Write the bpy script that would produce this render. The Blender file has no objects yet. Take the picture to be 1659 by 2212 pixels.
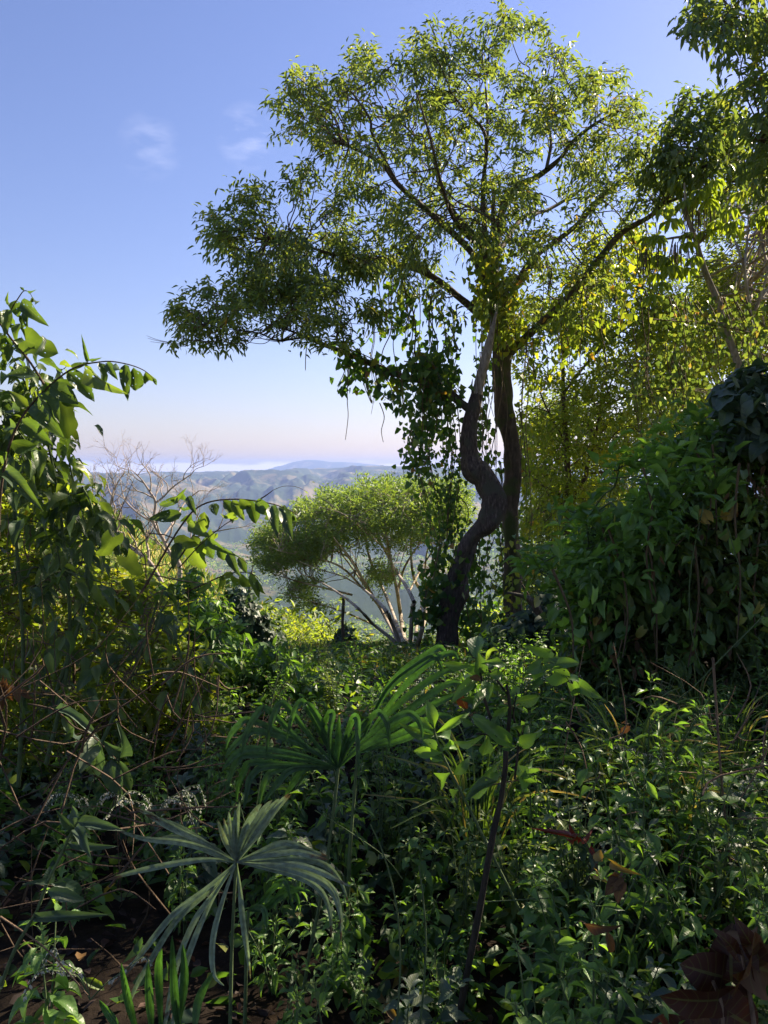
import bpy, math
import numpy as np
from mathutils import Vector, Matrix
R = np.random.RandomState(11)
C = bpy.context.scene.collection
sc = bpy.context.scene
rad = math.radians
# ------------------------------------------------------------------ camera
PITCH = rad(3.306); F = 1662.0; CX, CY = 829.5, 1106.0       # photo seen as 1659 x 2212
cam = bpy.data.cameras.new("camera"); co = bpy.data.objects.new("camera", cam); C.objects.link(co)
cam.sensor_fit = 'VERTICAL'; cam.sensor_height = 24.0; cam.lens = 24.0 * F / 2212.0
cam.clip_start = 0.05; cam.clip_end = 90000
co.location = (0, 0, 0); co.rotation_euler = (rad(90) - PITCH, 0, 0)
sc.camera = co
# ------------------------------------------------------------------ light
SUN_AZ, SUN_EL = rad(52), rad(35)        # azimuth clockwise from the view direction
w = bpy.data.worlds.new("World"); sc.world = w; w.use_nodes = True
nt = w.node_tree; nt.nodes.clear()
out = nt.nodes.new('ShaderNodeOutputWorld'); bg = nt.nodes.new('ShaderNodeBackground')
sky = nt.nodes.new('ShaderNodeTexSky'); sky.sky_type = 'NISHITA'; sky.sun_disc = False
sky.sun_elevation = SUN_EL; sky.sun_rotation = SUN_AZ; sky.air_density = 1.25; sky.dust_density = 0.5; sky.ozone_density = 3.0
tint = nt.nodes.new('ShaderNodeMixRGB'); tint.blend_type = 'MULTIPLY'; tint.inputs[0].default_value = 1
tint.inputs[2].default_value = (0.965, 0.865, 1.10, 1)
nt.links.new(sky.outputs[0], tint.inputs[1])
# soft cirrus wisps and a low bank of cloud over the horizon, by direction
tc = nt.nodes.new('ShaderNodeTexCoord')
mp = nt.nodes.new('ShaderNodeMapping'); mp.inputs['Scale'].default_value = (9, 9, 26); mp.inputs['Rotation'].default_value = (0, rad(-14), 0)
nt.links.new(tc.outputs['Generated'], mp.inputs[0])
nz = nt.nodes.new('ShaderNodeTexNoise'); nz.inputs['Scale'].default_value = 2.4; nz.inputs['Detail'].default_value = 8; nz.inputs['Roughness'].default_value = .6
nt.links.new(mp.outputs[0], nz.inputs[0])
def wispmask(az, el, size):
    dv = nt.nodes.new('ShaderNodeVectorMath'); dv.operation = 'DOT_PRODUCT'; nt.links.new(tc.outputs['Generated'], dv.inputs[0])
    dv.inputs[1].default_value = (math.sin(rad(az)) * math.cos(rad(el)), math.cos(rad(az)) * math.cos(rad(el)), math.sin(rad(el)))
    mr = nt.nodes.new('ShaderNodeMapRange'); mr.inputs['From Min'].default_value = math.cos(rad(size)); mr.inputs['From Max'].default_value = 1; nt.links.new(dv.outputs['Value'], mr.inputs[0]); return mr.outputs[0]
ws = nt.nodes.new('ShaderNodeMath'); ws.operation = 'ADD'; nt.links.new(wispmask(-9.8, 22.4, 2.2), ws.inputs[0])
w2 = nt.nodes.new('ShaderNodeMath'); w2.operation = 'MULTIPLY'; w2.inputs[1].default_value = .7; nt.links.new(wispmask(-16.5, 21.3, 2.2), w2.inputs[0]); nt.links.new(w2.outputs[0], ws.inputs[1])
wn = nt.nodes.new('ShaderNodeValToRGB'); wn.color_ramp.elements[1].color = (.22, .22, .22, 1); wn.color_ramp.elements[0].position = .42; wn.color_ramp.elements[1].position = .78; nt.links.new(nz.outputs[0], wn.inputs[0])
cr = nt.nodes.new('ShaderNodeMath'); cr.operation = 'MULTIPLY'; cr.use_clamp = True; nt.links.new(ws.outputs[0], cr.inputs[0]); nt.links.new(wn.outputs[0], cr.inputs[1])
sep = nt.nodes.new('ShaderNodeSeparateXYZ'); nt.links.new(tc.outputs['Generated'], sep.inputs[0])
mp2 = nt.nodes.new('ShaderNodeMapping'); mp2.inputs['Scale'].default_value = (9, 9, 40)
nt.links.new(tc.outputs['Generated'], mp2.inputs[0])
nz2 = nt.nodes.new('ShaderNodeTexNoise'); nz2.inputs['Scale'].default_value = 2.0; nz2.inputs['Detail'].default_value = 6
nt.links.new(mp2.outputs[0], nz2.inputs[0])
def wmath(op, a, b=None, c=None):
    n = nt.nodes.new('ShaderNodeMath'); n.operation = op
    for i, v in enumerate((a, b, c)):
        if v is None: continue
        if isinstance(v, (int, float)): n.inputs[i].default_value = v
        else: nt.links.new(v, n.inputs[i])
    return n.outputs[0]
top = wmath('MULTIPLY_ADD', nz2.outputs[0], 0.020, -0.0035)       # cloud-bank top, sine of elevation
bank = wmath('MULTIPLY', wmath('SUBTRACT', top, sep.outputs[2]), 260)
bankc = nt.nodes.new('ShaderNodeClamp'); nt.links.new(bank, bankc.inputs[0])
m1 = nt.nodes.new('ShaderNodeMixRGB'); m1.inputs[2].default_value = (11.5, 11.2, 12.5, 1)
nt.links.new(cr.outputs[0], m1.inputs[0]); nt.links.new(tint.outputs[0], m1.inputs[1])
m2 = nt.nodes.new('ShaderNodeMixRGB'); m2.inputs[2].default_value = (12.5, 11.0, 10.4, 1)
nt.links.new(wmath('MULTIPLY', bankc.outputs[0], 0.85), m2.inputs[0]); nt.links.new(m1.outputs[0], m2.inputs[1])
nt.links.new(m2.outputs[0], bg.inputs[0]); bg.inputs[1].default_value = 0.0495
nt.links.new(bg.outputs[0], out.inputs[0])
sl = bpy.data.lights.new("sun", 'SUN'); so = bpy.data.objects.new("sun", sl); C.objects.link(so)
sl.energy = 5.0; sl.angle = rad(0.53); sl.color = (1.0, 0.86, 0.66)
sd = Vector((math.sin(SUN_AZ) * math.cos(SUN_EL), math.cos(SUN_AZ) * math.cos(SUN_EL), math.sin(SUN_EL)))
so.rotation_euler = sd.to_track_quat('Z', 'Y').to_euler(); so.location = (0, 0, 60)
sc.view_settings.view_transform = 'Standard'; sc.view_settings.look = 'None'
sc.view_settings.exposure = 1.68; sc.view_settings.gamma = 1.0
sc.render.engine = 'CYCLES'
cy = sc.cycles
cy.max_bounces = 7; cy.diffuse_bounces = 3; cy.glossy_bounces = 2; cy.transmission_bounces = 4
cy.transparent_max_bounces = 16; cy.volume_bounces = 0; cy.caustics_reflective = False; cy.caustics_refractive = False
cy.sample_clamp_indirect = 6; cy.use_denoising = True
# ------------------------------------------------------------------ helpers
def V(x, y, d):
    """photo point (1659 x 2212 frame) at d metres along the view's horizontal direction"""
    u = -(y - CY) / F; r = (x - CX) / F
    cp, sp = math.cos(PITCH), math.sin(PITCH)
    Y = cp + u * sp; Z = -sp + u * cp
    k = d / Y
    return np.array([r * k, d, Z * k])
def nrm(a):
    return a / np.maximum(np.linalg.norm(a, axis=-1, keepdims=True), 1e-9)
def hashn(ix, iy, s):
    n = (ix.astype(np.int64) * 374761393 + iy.astype(np.int64) * 668265263 + s * 974634777) & 0x7fffffff
    n = ((n ^ (n >> 13)) * 1274126177) & 0x7fffffff
    return ((n ^ (n >> 16)) & 0xffff) / 65535.0
def vnoise(x, y, s=0):
    ix = np.floor(x); iy = np.floor(y); fx = x - ix; fy = y - iy
    fx = fx * fx * (3 - 2 * fx); fy = fy * fy * (3 - 2 * fy)
    a = hashn(ix, iy, s); b = hashn(ix + 1, iy, s); c = hashn(ix, iy + 1, s); d = hashn(ix + 1, iy + 1, s)
    return (a * (1 - fx) + b * fx) * (1 - fy) + (c * (1 - fx) + d * fx) * fy - 0.5
def fbm(x, y, o=4, s=0, ridge=False):
    t = 0; a = 1.0
    for i in range(o):
        n = vnoise(x * 2 ** i + 17.3 * i, y * 2 ** i - 9.1 * i, s + i)
        t = t + a * ((0.25 - np.abs(n)) * 2 if ridge else n); a *= 0.5
    return t
def sstep(a, b, x):
    t = np.clip((x - a) / (b - a), 0, 1); return t * t * (3 - 2 * t)
class MB:
    def __init__(s): s.v = []; s.q = []; s.t = []; s.uv = []; s.r = []; s.n = 0
    def add(s, v, quads=None, tris=None, uv=None, r=None):
        v = np.asarray(v, float).reshape(-1, 3); n = len(v)
        s.v.append(v)
        if quads is not None and len(quads): s.q.append(np.asarray(quads, np.int64).reshape(-1, 4) + s.n)
        if tris is not None and len(tris): s.t.append(np.asarray(tris, np.int64).reshape(-1, 3) + s.n)
        s.uv.append(np.zeros((n, 2)) if uv is None else np.asarray(uv, float).reshape(-1, 2))
        s.r.append(np.full(n, 0.5) if r is None else np.broadcast_to(np.asarray(r, float), (n,)))
        s.n += n
    def build(s, name, mat, parent=None, smooth=True):
        me = bpy.data.meshes.new(name)
        if s.n:
            v = np.concatenate(s.v); uv = np.concatenate(s.uv); r = np.concatenate(s.r)
            q = np.concatenate(s.q) if s.q else np.zeros((0, 4), np.int64)
            t = np.concatenate(s.t) if s.t else np.zeros((0, 3), np.int64)
            loops = np.concatenate([q.ravel(), t.ravel()]).astype(np.int32)
            starts = np.concatenate([np.arange(len(q)) * 4, len(q) * 4 + np.arange(len(t)) * 3]).astype(np.int32)
            me.vertices.add(len(v)); me.vertices.foreach_set('co', v.astype(np.float32).ravel())
            me.loops.add(len(loops)); me.loops.foreach_set('vertex_index', loops)
            me.polygons.add(len(starts)); me.polygons.foreach_set('loop_start', starts)
            me.update(calc_edges=True)
            me.polygons.foreach_set('use_smooth', np.full(len(starts), smooth))
            ul = me.uv_layers.new(name='UVMap'); ul.data.foreach_set('uv', uv[loops].astype(np.float32).ravel())
            at = me.attributes.new('rnd', 'FLOAT', 'POINT'); at.data.foreach_set('value', r.astype(np.float32))
            me.update()
        me.materials.append(mat)
        o = bpy.data.objects.new(name, me); C.objects.link(o)
        if parent is not None:
            o.parent = parent; o.matrix_parent_inverse = Matrix.Translation(-parent.location)
        return o
def thing(name, label, cat, loc=(0, 0, 0), group=None):
    o = bpy.data.objects.new(name, None); C.objects.link(o); o.location = Vector([float(a) for a in loc]); o.empty_display_size = 0.2
    o['label'] = label; o['category'] = cat
    if group: o['group'] = group
    return o
def tag(o, label, cat, group=None, kind=None):
    o['label'] = label; o['category'] = cat
    if group: o['group'] = group
    if kind: o['kind'] = kind
    return o
def copy_thing(o, loc, rz, s, label=None, tilt=(0, 0), group=None):
    r = o.copy(); C.objects.link(r); r.location = Vector([float(a) for a in loc]); r.rotation_euler = (tilt[0], tilt[1], rz)
    r.scale = (s, s, s)
    if label: r['label'] = label
    if group: r['group'] = group
    for ch in o.children:
        c = ch.copy(); C.objects.link(c); c.parent = r; c.matrix_parent_inverse = ch.matrix_parent_inverse.copy()
        for g in ch.children:
            d = g.copy(); C.objects.link(d); d.parent = c; d.matrix_parent_inverse = g.matrix_parent_inverse.copy()
    return r
def smooth_line(P, rr, n=6):
    P = np.asarray(P, float); rr = np.asarray(rr, float)
    if len(P) < 3 or n <= 1: return P, rr
    out = []; ro = []
    for i in range(len(P) - 1):
        p0 = P[max(i - 1, 0)]; p1 = P[i]; p2 = P[i + 1]; p3 = P[min(i + 2, len(P) - 1)]
        for k in range(n):
            t = k / n
            out.append(0.5 * ((2 * p1) + (p2 - p0) * t + (2 * p0 - 5 * p1 + 4 * p2 - p3) * t * t + (3 * p1 - p0 - 3 * p2 + p3) * t ** 3))
            ro.append(rr[i] * (1 - t) + rr[i + 1] * t)
    out.append(P[-1]); ro.append(rr[-1])
    return np.array(out), np.array(ro)
def tube(mb, P, rr, seg=6, n=5, bump=0.0, r=0.5, seed=0):
    P, rr = smooth_line(P, rr, n)
    m = len(P)
    T = nrm(np.gradient(P, axis=0))
    a = np.array([0, 0, 1.0]) if abs(T[0][2]) < 0.9 else np.array([1.0, 0, 0])
    N = np.zeros_like(P); N[0] = nrm(np.cross(T[0], a))
    for i in range(1, m):
        x = N[i - 1] - T[i] * np.dot(N[i - 1], T[i]); N[i] = nrm(x)
    B = np.cross(T, N)
    th = np.arange(seg) * 2 * np.pi / seg
    L = np.concatenate([[0], np.cumsum(np.linalg.norm(np.diff(P, axis=0), axis=1))])
    rad_ = rr[:, None] * np.ones(seg)[None, :]
    if bump:
        g = np.cos(th)[None, :] * 1.7 + 50 + seed; h = np.sin(th)[None, :] * 1.7 + L[:, None] * 2.2 / max(rr.max(), .02) * .12
        rad_ = rad_ * (1 + bump * .5 * (vnoise(L / max(rr.max(), .02) / 1.3 + seed * 7, L * 0, 3)[:, None] * 1.6 + 0 * th[None, :])) * (1 + bump * (fbm(g + 0 * h, h, 3, 5 + seed) * 1.6 + 0.45 * fbm(g * 3, h * 0.8, 2, 9 + seed)))
    v = P[:, None, :] + (N[:, None, :] * np.cos(th)[None, :, None] + B[:, None, :] * np.sin(th)[None, :, None]) * rad_[:, :, None]
    i = np.arange(m - 1)[:, None] * seg; j = np.arange(seg)[None, :]; j2 = (j + 1) % seg
    q = np.stack([i + j, i + j2, i + seg + j2, i + seg + j], -1).reshape(-1, 4)
    uv = np.stack([np.broadcast_to(np.arange(seg) / seg, (m, seg)), np.broadcast_to(L[:, None], (m, seg))], -1)
    mb.add(v.reshape(-1, 3), q, uv=uv.reshape(-1, 2), r=r)
    return P, rr
# ---- leaf templates: verts (across, along, up), quads, tris, uv
def tpl_grid(nu, nv, prof, fold=.2, curl=.5, heart=0., wave=0., lobes=0., seed=0, serr=0.):
    r = np.random.RandomState(seed)
    v = np.linspace(0, 1, nv + 1); u = np.linspace(-1, 1, nu + 1)
    UU, VV = np.meshgrid(u, v)
    wd = prof(VV)
    if serr: wd = wd * (1 + serr * (np.arange(nv + 1)[:, None] % 2 - .5) * (np.abs(UU) > .9))
    if lobes: wd = wd * (1 + lobes * np.sin(VV * 3 * np.pi + .4))
    x = UU * wd * .5
    y = VV - heart * np.abs(UU) ** 1.3 * (1 - VV) ** 3
    ph = r.rand() * 6
    z = fold * np.abs(x) + wave * np.sin(VV * 9 + ph + np.sign(UU) * 1.3) * np.abs(UU) ** 2 * wd
    yy = np.sin(curl * y) / curl if curl else y
    zz = z - ((1 - np.cos(curl * y)) / curl if curl else 0)
    i = np.arange(nv)[:, None] * (nu + 1); j = np.arange(nu)[None, :]
    q = np.stack([i + j, i + j + 1, i + nu + 2 + j, i + nu + 1 + j], -1).reshape(-1, 4)
    return dict(v=np.stack([x, yy, zz], -1).reshape(-1, 3), q=q, t=np.zeros((0, 3), int),
                uv=np.stack([UU * .5 + .5, VV], -1).reshape(-1, 2))
def P_ovate(v): return np.clip(np.sin(np.pi * np.clip(v, 0, 1) ** .72), 0, 1) ** .85 * (1 - .12 * v) + .02
def P_lance(v): return np.clip(np.sin(np.pi * np.clip(v, 0, 1) ** .85), 0, 1) ** 1.15 + .02
def P_obov(v): return np.clip(np.sin(np.pi * np.clip(v, 0, 1) ** 1.35), 0, 1) ** 1.0 + .05
def P_heart(v): return np.clip(np.cos(np.pi * .5 * v ** 1.25), 0, 1) ** .8 * (1 - .35 * (1 - v) ** 6) + .01
def P_strap(v): return np.clip(1 - v ** 3.5, 0, 1) * (0.35 + .65 * np.clip(v * 2.2, 0, 1)) + .01
DIA = [dict(v=np.array([[0, 0, 0], [-.5, .42, h], [.5, .42, h], [0, 1, c]]), q=np.zeros((0, 4), int),
            t=np.array([[0, 2, 3], [0, 3, 1]]), uv=np.array([[.5, 0], [0, .42], [1, .42], [.5, 1]])) for h, c in ((.1, -.1), (.05, .08), (.15, -.25))]
def hexleaf(w1, w2, y1, y2, h, c, yb=0.):
    return dict(v=np.array([[0, 0, 0], [-w1, y1 - yb, h], [0, y1, 0], [w1, y1 - yb, h], [-w2, y2, h * .7 - c * .35], [0, y2, -c * .35], [w2, y2, h * .7 - c * .35], [0, 1, -c]]),
                q=np.array([[1, 2, 5, 4], [2, 3, 6, 5]]), t=np.array([[0, 3, 2], [0, 2, 1], [5, 6, 7], [4, 5, 7]]),
                uv=np.array([[.5, 0], [0, y1], [.5, y1], [1, y1], [0, y2], [.5, y2], [1, y2], [.5, 1]]))
HEX = [hexleaf(.42, .42, .25, .6, .12, .18), hexleaf(.45, .38, .25, .62, .05, .35), hexleaf(.4, .45, .28, .6, .2, .05)]
HEARTLO = [hexleaf(.5, .33, .2, .62, .1, .15, .22), hexleaf(.5, .36, .2, .6, .04, .3, .2)]
OVATE = [tpl_grid(4, 7, P_ovate, .25, .5 + .35 * k, .05, .05, 0, k, .1) for k in range(3)]
LANCE = [tpl_grid(4, 7, P_lance, .3, .5 + .4 * k, 0, .06, 0, k) for k in range(3)]
OBOV = [tpl_grid(4, 8, P_obov, .3, .4 + .5 * k, 0, .05, 0, k) for k in range(3)]
HEART = [tpl_grid(6, 7, P_heart, .2, .35 + .35 * k, .28, .07, 0, k) for k in range(3)]
LOBED = [tpl_grid(6, 10, P_heart, .15, .4 + .3 * k, .25, .05, .22, k) for k in range(2)]
LANCEF = [tpl_grid(4, 7, P_lance, .35, .12 + .25 * k, 0, .08, 0, k + 5) for k in range(2)]
HANG = [tpl_grid(4, 9, P_ovate, .25, .5 + .3 * k, 0, .06, 0, k, .06) for k in range(3)]
def leaves(mb, tpls, pos, d, n, L, W, rnd):
    pos = np.asarray(pos, float); N = len(pos)
    if N == 0: return
    d = nrm(np.asarray(d, float)); s = nrm(np.cross(d, np.asarray(n, float))); n = np.cross(s, d)
    L = np.broadcast_to(L, (N,)).astype(float); W = np.broadcast_to(W, (N,)).astype(float); rnd = np.broadcast_to(rnd, (N,)).astype(float)
    pick = R.randint(0, len(tpls), N)
    for k, T in enumerate(tpls):
        m = np.where(pick == k)[0]
        if not len(m): continue
        tv = T['v']; nv = len(tv)
        P = pos[m][:, None, :] + s[m][:, None, :] * (tv[None, :, 0:1] * W[m][:, None, None]) \
            + d[m][:, None, :] * (tv[None, :, 1:2] * L[m][:, None, None]) + n[m][:, None, :] * (tv[None, :, 2:3] * L[m][:, None, None])
        off = (np.arange(len(m)) * nv)[:, None, None]
        q = (T['q'][None] + off).reshape(-1, 4) if len(T['q']) else None
        t = (T['t'][None] + off).reshape(-1, 3) if len(T['t']) else None
        mb.add(P.reshape(-1, 3), q, t, uv=np.tile(T['uv'], (len(m), 1)), r=np.repeat(rnd[m], nv))
def rdir(n, up=0.):
    a = R.normal(size=(n, 3)); a[:, 2] += up; return nrm(a)
# ------------------------------------------------------------------ materials
def nm(mat):
    mat.use_nodes = True; t = mat.node_tree; t.nodes.clear(); return t, t.nodes.new, t.links.new
def ramp(t, stops, fac):
    r = t.nodes.new('ShaderNodeValToRGB'); e = r.color_ramp.elements
    while len(e) > 1: e.remove(e[0])
    e[0].position = stops[0][0]; e[0].color = (*stops[0][1], 1)
    for p, c in stops[1:]:
        x = e.new(p); x.color = (*c, 1)
    t.links.new(fac, r.inputs[0]); return r.outputs[0]
def mth(t, op, a, b=None):
    n = t.nodes.new('ShaderNodeMath'); n.operation = op
    for i, v in enumerate((a, b)):
        if v is None: continue
        if isinstance(v, (int, float)): n.inputs[i].default_value = v
        else: t.links.new(v, n.inputs[i])
    return n.outputs[0]
def leaf_mat(name, stops, trans=.5, tcol=(1.5, 1.35, .35), rough=.42, veins=0, holes=0, spec=.5):
    m = bpy.data.materials.new(name); t, N, L = nm(m)
    at = N('ShaderNodeAttribute'); at.attribute_name = 'rnd'
    if name not in ('rust_leaf', 'dry_leaf', 'red_leaf', 'white_flower', 'yellow_leaf'): stops = [(p_, (min(cc[0] * KB * 1.05, .8), min(cc[1] * KB * .98, .8), min(cc[2] * KB * 1.2, .8))) for p_, cc in stops]; tcol = (tcol[0] * .98, tcol[1] * .97, tcol[2])
    col = ramp(t, stops, at.outputs['Fac'])
    out = N('ShaderNodeOutputMaterial'); p = N('ShaderNodeBsdfPrincipled'); tr = N('ShaderNodeBsdfTranslucent'); mx = N('ShaderNodeMixShader')
    uv = N('ShaderNodeUVMap'); uv.uv_map = 'UVMap'; bumpn = None
    if veins:
        sp = N('ShaderNodeSeparateXYZ'); L(uv.outputs[0], sp.inputs[0])
        au = mth(t, 'ABSOLUTE', mth(t, 'SUBTRACT', sp.outputs[0], .5))
        st = mth(t, 'PINGPONG', mth(t, 'MULTIPLY', mth(t, 'SUBTRACT', sp.outputs[1], mth(t, 'MULTIPLY', au, .45)), veins), .5)
        side = mth(t, 'LESS_THAN', st, .06); mid = mth(t, 'LESS_THAN', au, .035)
        vn = mth(t, 'MAXIMUM', mth(t, 'MULTIPLY', side, .55), mid)
        mc = N('ShaderNodeMixRGB'); mc.blend_type = 'MIX'; L(mth(t, 'MULTIPLY', vn, .32), mc.inputs[0]); L(col, mc.inputs[1]); mc.inputs[2].default_value = (.16, .22, .06, 1)
        nzz = N('ShaderNodeTexNoise'); nzz.inputs['Scale'].default_value = 9; nzz.inputs['Detail'].default_value = 3
        tcc = N('ShaderNodeTexCoord'); L(tcc.outputs['Object'], nzz.inputs[0])
        m3 = N('ShaderNodeMixRGB'); m3.blend_type = 'OVERLAY'; m3.inputs[0].default_value = .5; L(mc.outputs[0], m3.inputs[1]); L(nzz.outputs[0], m3.inputs[2])
        col = m3.outputs[0]
        b = N('ShaderNodeBump'); b.inputs['Strength'].default_value = .3; b.inputs['Distance'].default_value = .003
        L(st, b.inputs['Height']); bumpn = b.outputs[0]
    if name in ('dusty_frond', 'green_frond'):
        sp = N('ShaderNodeSeparateXYZ'); L(uv.outputs[0], sp.inputs[0]); rb = mth(t, 'PINGPONG', mth(t, 'MULTIPLY', sp.outputs[0], 7), .5)
        mc = N('ShaderNodeMixRGB'); mc.blend_type = 'MULTIPLY'; mc.inputs[0].default_value = .75; L(col, mc.inputs[1]); L(ramp(t, [(.0, (.45, .5, .45)), (.25, (1, 1, 1))], rb), mc.inputs[2]); col = mc.outputs[0]
        tc3 = N('ShaderNodeTexCoord'); n3 = N('ShaderNodeTexNoise'); n3.inputs['Scale'].default_value = 60; n3.inputs['Detail'].default_value = 6; L(tc3.outputs['Object'], n3.inputs[0])
        mc = N('ShaderNodeMixRGB'); mc.blend_type = 'OVERLAY'; mc.inputs[0].default_value = .8; L(col, mc.inputs[1]); L(n3.outputs[0], mc.inputs[2]); col = mc.outputs[0]
        b = N('ShaderNodeBump'); b.inputs['Strength'].default_value = .8; b.inputs['Distance'].default_value = .003; L(rb, b.inputs['Height']); bumpn = b.outputs[0]
    if name == 'dusty_frond':
        sp = N('ShaderNodeSeparateXYZ'); L(uv.outputs[0], sp.inputs[0]); tcc = N('ShaderNodeTexCoord'); nzz = N('ShaderNodeTexNoise'); nzz.inputs['Scale'].default_value = 26; nzz.inputs['Detail'].default_value = 5; L(tcc.outputs['Object'], nzz.inputs[0])
        e_ = mth(t, 'ADD', sp.outputs[1], mth(t, 'MULTIPLY', mth(t, 'SUBTRACT', nzz.outputs[0], .5), 1.3)); mc = N('ShaderNodeMixRGB'); L(ramp(t, [(.82, (0, 0, 0)), (.95, (1, 1, 1))], e_), mc.inputs[0]); L(col, mc.inputs[1]); mc.inputs[2].default_value = (.16, .10, .07, 1); col = mc.outputs[0]
    L(col, p.inputs['Base Color']); p.inputs['Roughness'].default_value = rough; p.inputs['Specular IOR Level'].default_value = spec
    tm = N('ShaderNodeMixRGB'); tm.blend_type = 'MULTIPLY'; tm.inputs[0].default_value = 1; L(col, tm.inputs[1]); tm.inputs[2].default_value = (*tcol, 1)
    L(tm.outputs[0], tr.inputs[0])
    if bumpn: L(bumpn, p.inputs['Normal'])
    mx.inputs[0].default_value = trans; L(p.outputs[0], mx.inputs[1]); L(tr.outputs[0], mx.inputs[2])
    res = mx.outputs[0]
    if holes:
        vo = N('ShaderNodeTexVoronoi'); vo.inputs['Scale'].default_value = 7
        va = N('ShaderNodeVectorMath'); va.operation = 'ADD'; L(uv.outputs[0], va.inputs[0])
        cb = N('ShaderNodeCombineXYZ'); L(mth(t, 'MULTIPLY', at.outputs['Fac'], 57.3), cb.inputs[0]); L(mth(t, 'MULTIPLY', at.outputs['Fac'], 31.1), cb.inputs[1]); L(cb.outputs[0], va.inputs[1])
        L(va.outputs[0], vo.inputs['Vector'])
        wn = N('ShaderNodeSeparateColor'); L(vo.outputs['Color'], wn.inputs[0])
        thr = mth(t, 'MULTIPLY', mth(t, 'GREATER_THAN', wn.outputs[0], 1 - holes), mth(t, 'MULTIPLY', wn.outputs[1], .34))
        hole = mth(t, 'LESS_THAN', vo.outputs['Distance'], thr)
        tp = N('ShaderNodeBsdfTransparent'); mh = N('ShaderNodeMixShader'); L(hole, mh.inputs[0]); L(res, mh.inputs[1]); L(tp.outputs[0], mh.inputs[2]); res = mh.outputs[0]
    L(res, out.inputs[0]); return m
def bark_mat(name, c0, c1, c2=None, scale=6, rough=.85, bump=.8, moss=None):
    m = bpy.data.materials.new(name); t, N, L = nm(m)
    out = N('ShaderNodeOutputMaterial'); p = N('ShaderNodeBsdfPrincipled'); p.inputs['Roughness'].default_value = rough; p.inputs['Specular IOR Level'].default_value = .25
    tc = N('ShaderNodeTexCoord'); mp = N('ShaderNodeMapping'); mp.inputs['Scale'].default_value = (scale, scale, scale * .28); L(tc.outputs['Object'], mp.inputs[0])
    n1 = N('ShaderNodeTexNoise'); n1.inputs['Scale'].default_value = 3; n1.inputs['Detail'].default_value = 8; n1.inputs['Roughness'].default_value = .65; L(mp.outputs[0], n1.inputs[0])
    col = ramp(t, [(.32, c0), (.55, c1)] + ([(.7, c2)] if c2 else []), n1.outputs[0])
    if moss:
        n2 = N('ShaderNodeTexNoise'); n2.inputs['Scale'].default_value = scale * .5; n2.inputs['Detail'].default_value = 5; L(tc.outputs['Object'], n2.inputs[0])
        mx = N('ShaderNodeMixRGB'); L(ramp(t, [(.5, (0, 0, 0)), (.62, (1, 1, 1))], n2.outputs[0]), mx.inputs[0]); L(col, mx.inputs[1]); mx.inputs[2].default_value = (*moss, 1); col = mx.outputs[0]
    L(col, p.inputs[0]); b = N('ShaderNodeBump'); b.inputs['Strength'].default_value = bump; b.inputs['Distance'].default_value = .02; L(n1.outputs[0], b.inputs['Height']); L(b.outputs[0], p.inputs['Normal'])
    L(p.outputs[0], out.inputs[0]); return m
G = {}; KB = 1.45
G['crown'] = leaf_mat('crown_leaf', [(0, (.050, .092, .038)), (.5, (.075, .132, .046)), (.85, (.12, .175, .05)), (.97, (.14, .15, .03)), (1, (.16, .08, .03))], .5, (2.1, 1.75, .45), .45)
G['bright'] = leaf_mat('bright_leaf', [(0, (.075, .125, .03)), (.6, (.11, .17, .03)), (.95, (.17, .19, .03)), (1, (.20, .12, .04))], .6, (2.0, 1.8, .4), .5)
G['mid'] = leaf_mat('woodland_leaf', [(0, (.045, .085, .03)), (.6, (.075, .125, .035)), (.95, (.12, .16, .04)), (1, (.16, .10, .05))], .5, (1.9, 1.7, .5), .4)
G['fine'] = leaf_mat('fine_leaf', [(0, (.055, .105, .035)), (.6, (.085, .15, .045)), (1, (.13, .19, .055))], .45, (2.0, 1.8, .45), .55)
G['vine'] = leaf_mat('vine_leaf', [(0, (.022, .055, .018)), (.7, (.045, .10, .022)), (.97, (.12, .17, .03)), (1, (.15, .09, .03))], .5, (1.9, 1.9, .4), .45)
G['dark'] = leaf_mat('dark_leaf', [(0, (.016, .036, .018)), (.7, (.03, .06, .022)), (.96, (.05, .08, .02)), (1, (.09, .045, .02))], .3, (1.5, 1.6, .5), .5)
G['shrub'] = leaf_mat('shrub_leaf', [(0, (.05, .10, .03)), (.6, (.095, .19, .045)), (.95, (.15, .25, .06)), (1, (.15, .12, .03))], .45, (1.6, 1.7, .4), .38, veins=9)
G['herb'] = leaf_mat('herb_leaf', [(0, (.04, .085, .03)), (.5, (.075, .15, .038)), (.93, (.12, .22, .045)), (1, (.16, .15, .04))], .45, (1.7, 1.8, .35), .42, veins=8, holes=.22)
G['grey'] = leaf_mat('grey_leaf', [(0, (.03, .055, .035)), (.7, (.05, .085, .045)), (1, (.09, .11, .05))], .3, (1.3, 1.5, .5), .5, veins=8, holes=.2)
G['big'] = leaf_mat('big_leaf', [(0, (.03, .055, .026)), (.5, (.045, .085, .03)), (1, (.10, .14, .035))], .45, (1.9, 1.9, .35), .42, veins=9, holes=.35)
G['lobed'] = leaf_mat('lobed_leaf', [(0, (.06, .105, .03)), (1, (.11, .16, .035))], .55, (1.7, 1.7, .4), .5, veins=4, holes=.15)
G['dusty'] = leaf_mat('dusty_frond', [(0, (.15, .21, .14)), (.8, (.22, .29, .19)), (1, (.26, .22, .15))], .18, (1.2, 1.4, .6), .55)
G['frond'] = leaf_mat('green_frond', [(0, (.035, .08, .03)), (.8, (.055, .12, .042)), (1, (.09, .15, .035))], .3, (1.4, 1.8, .35), .33)
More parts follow.
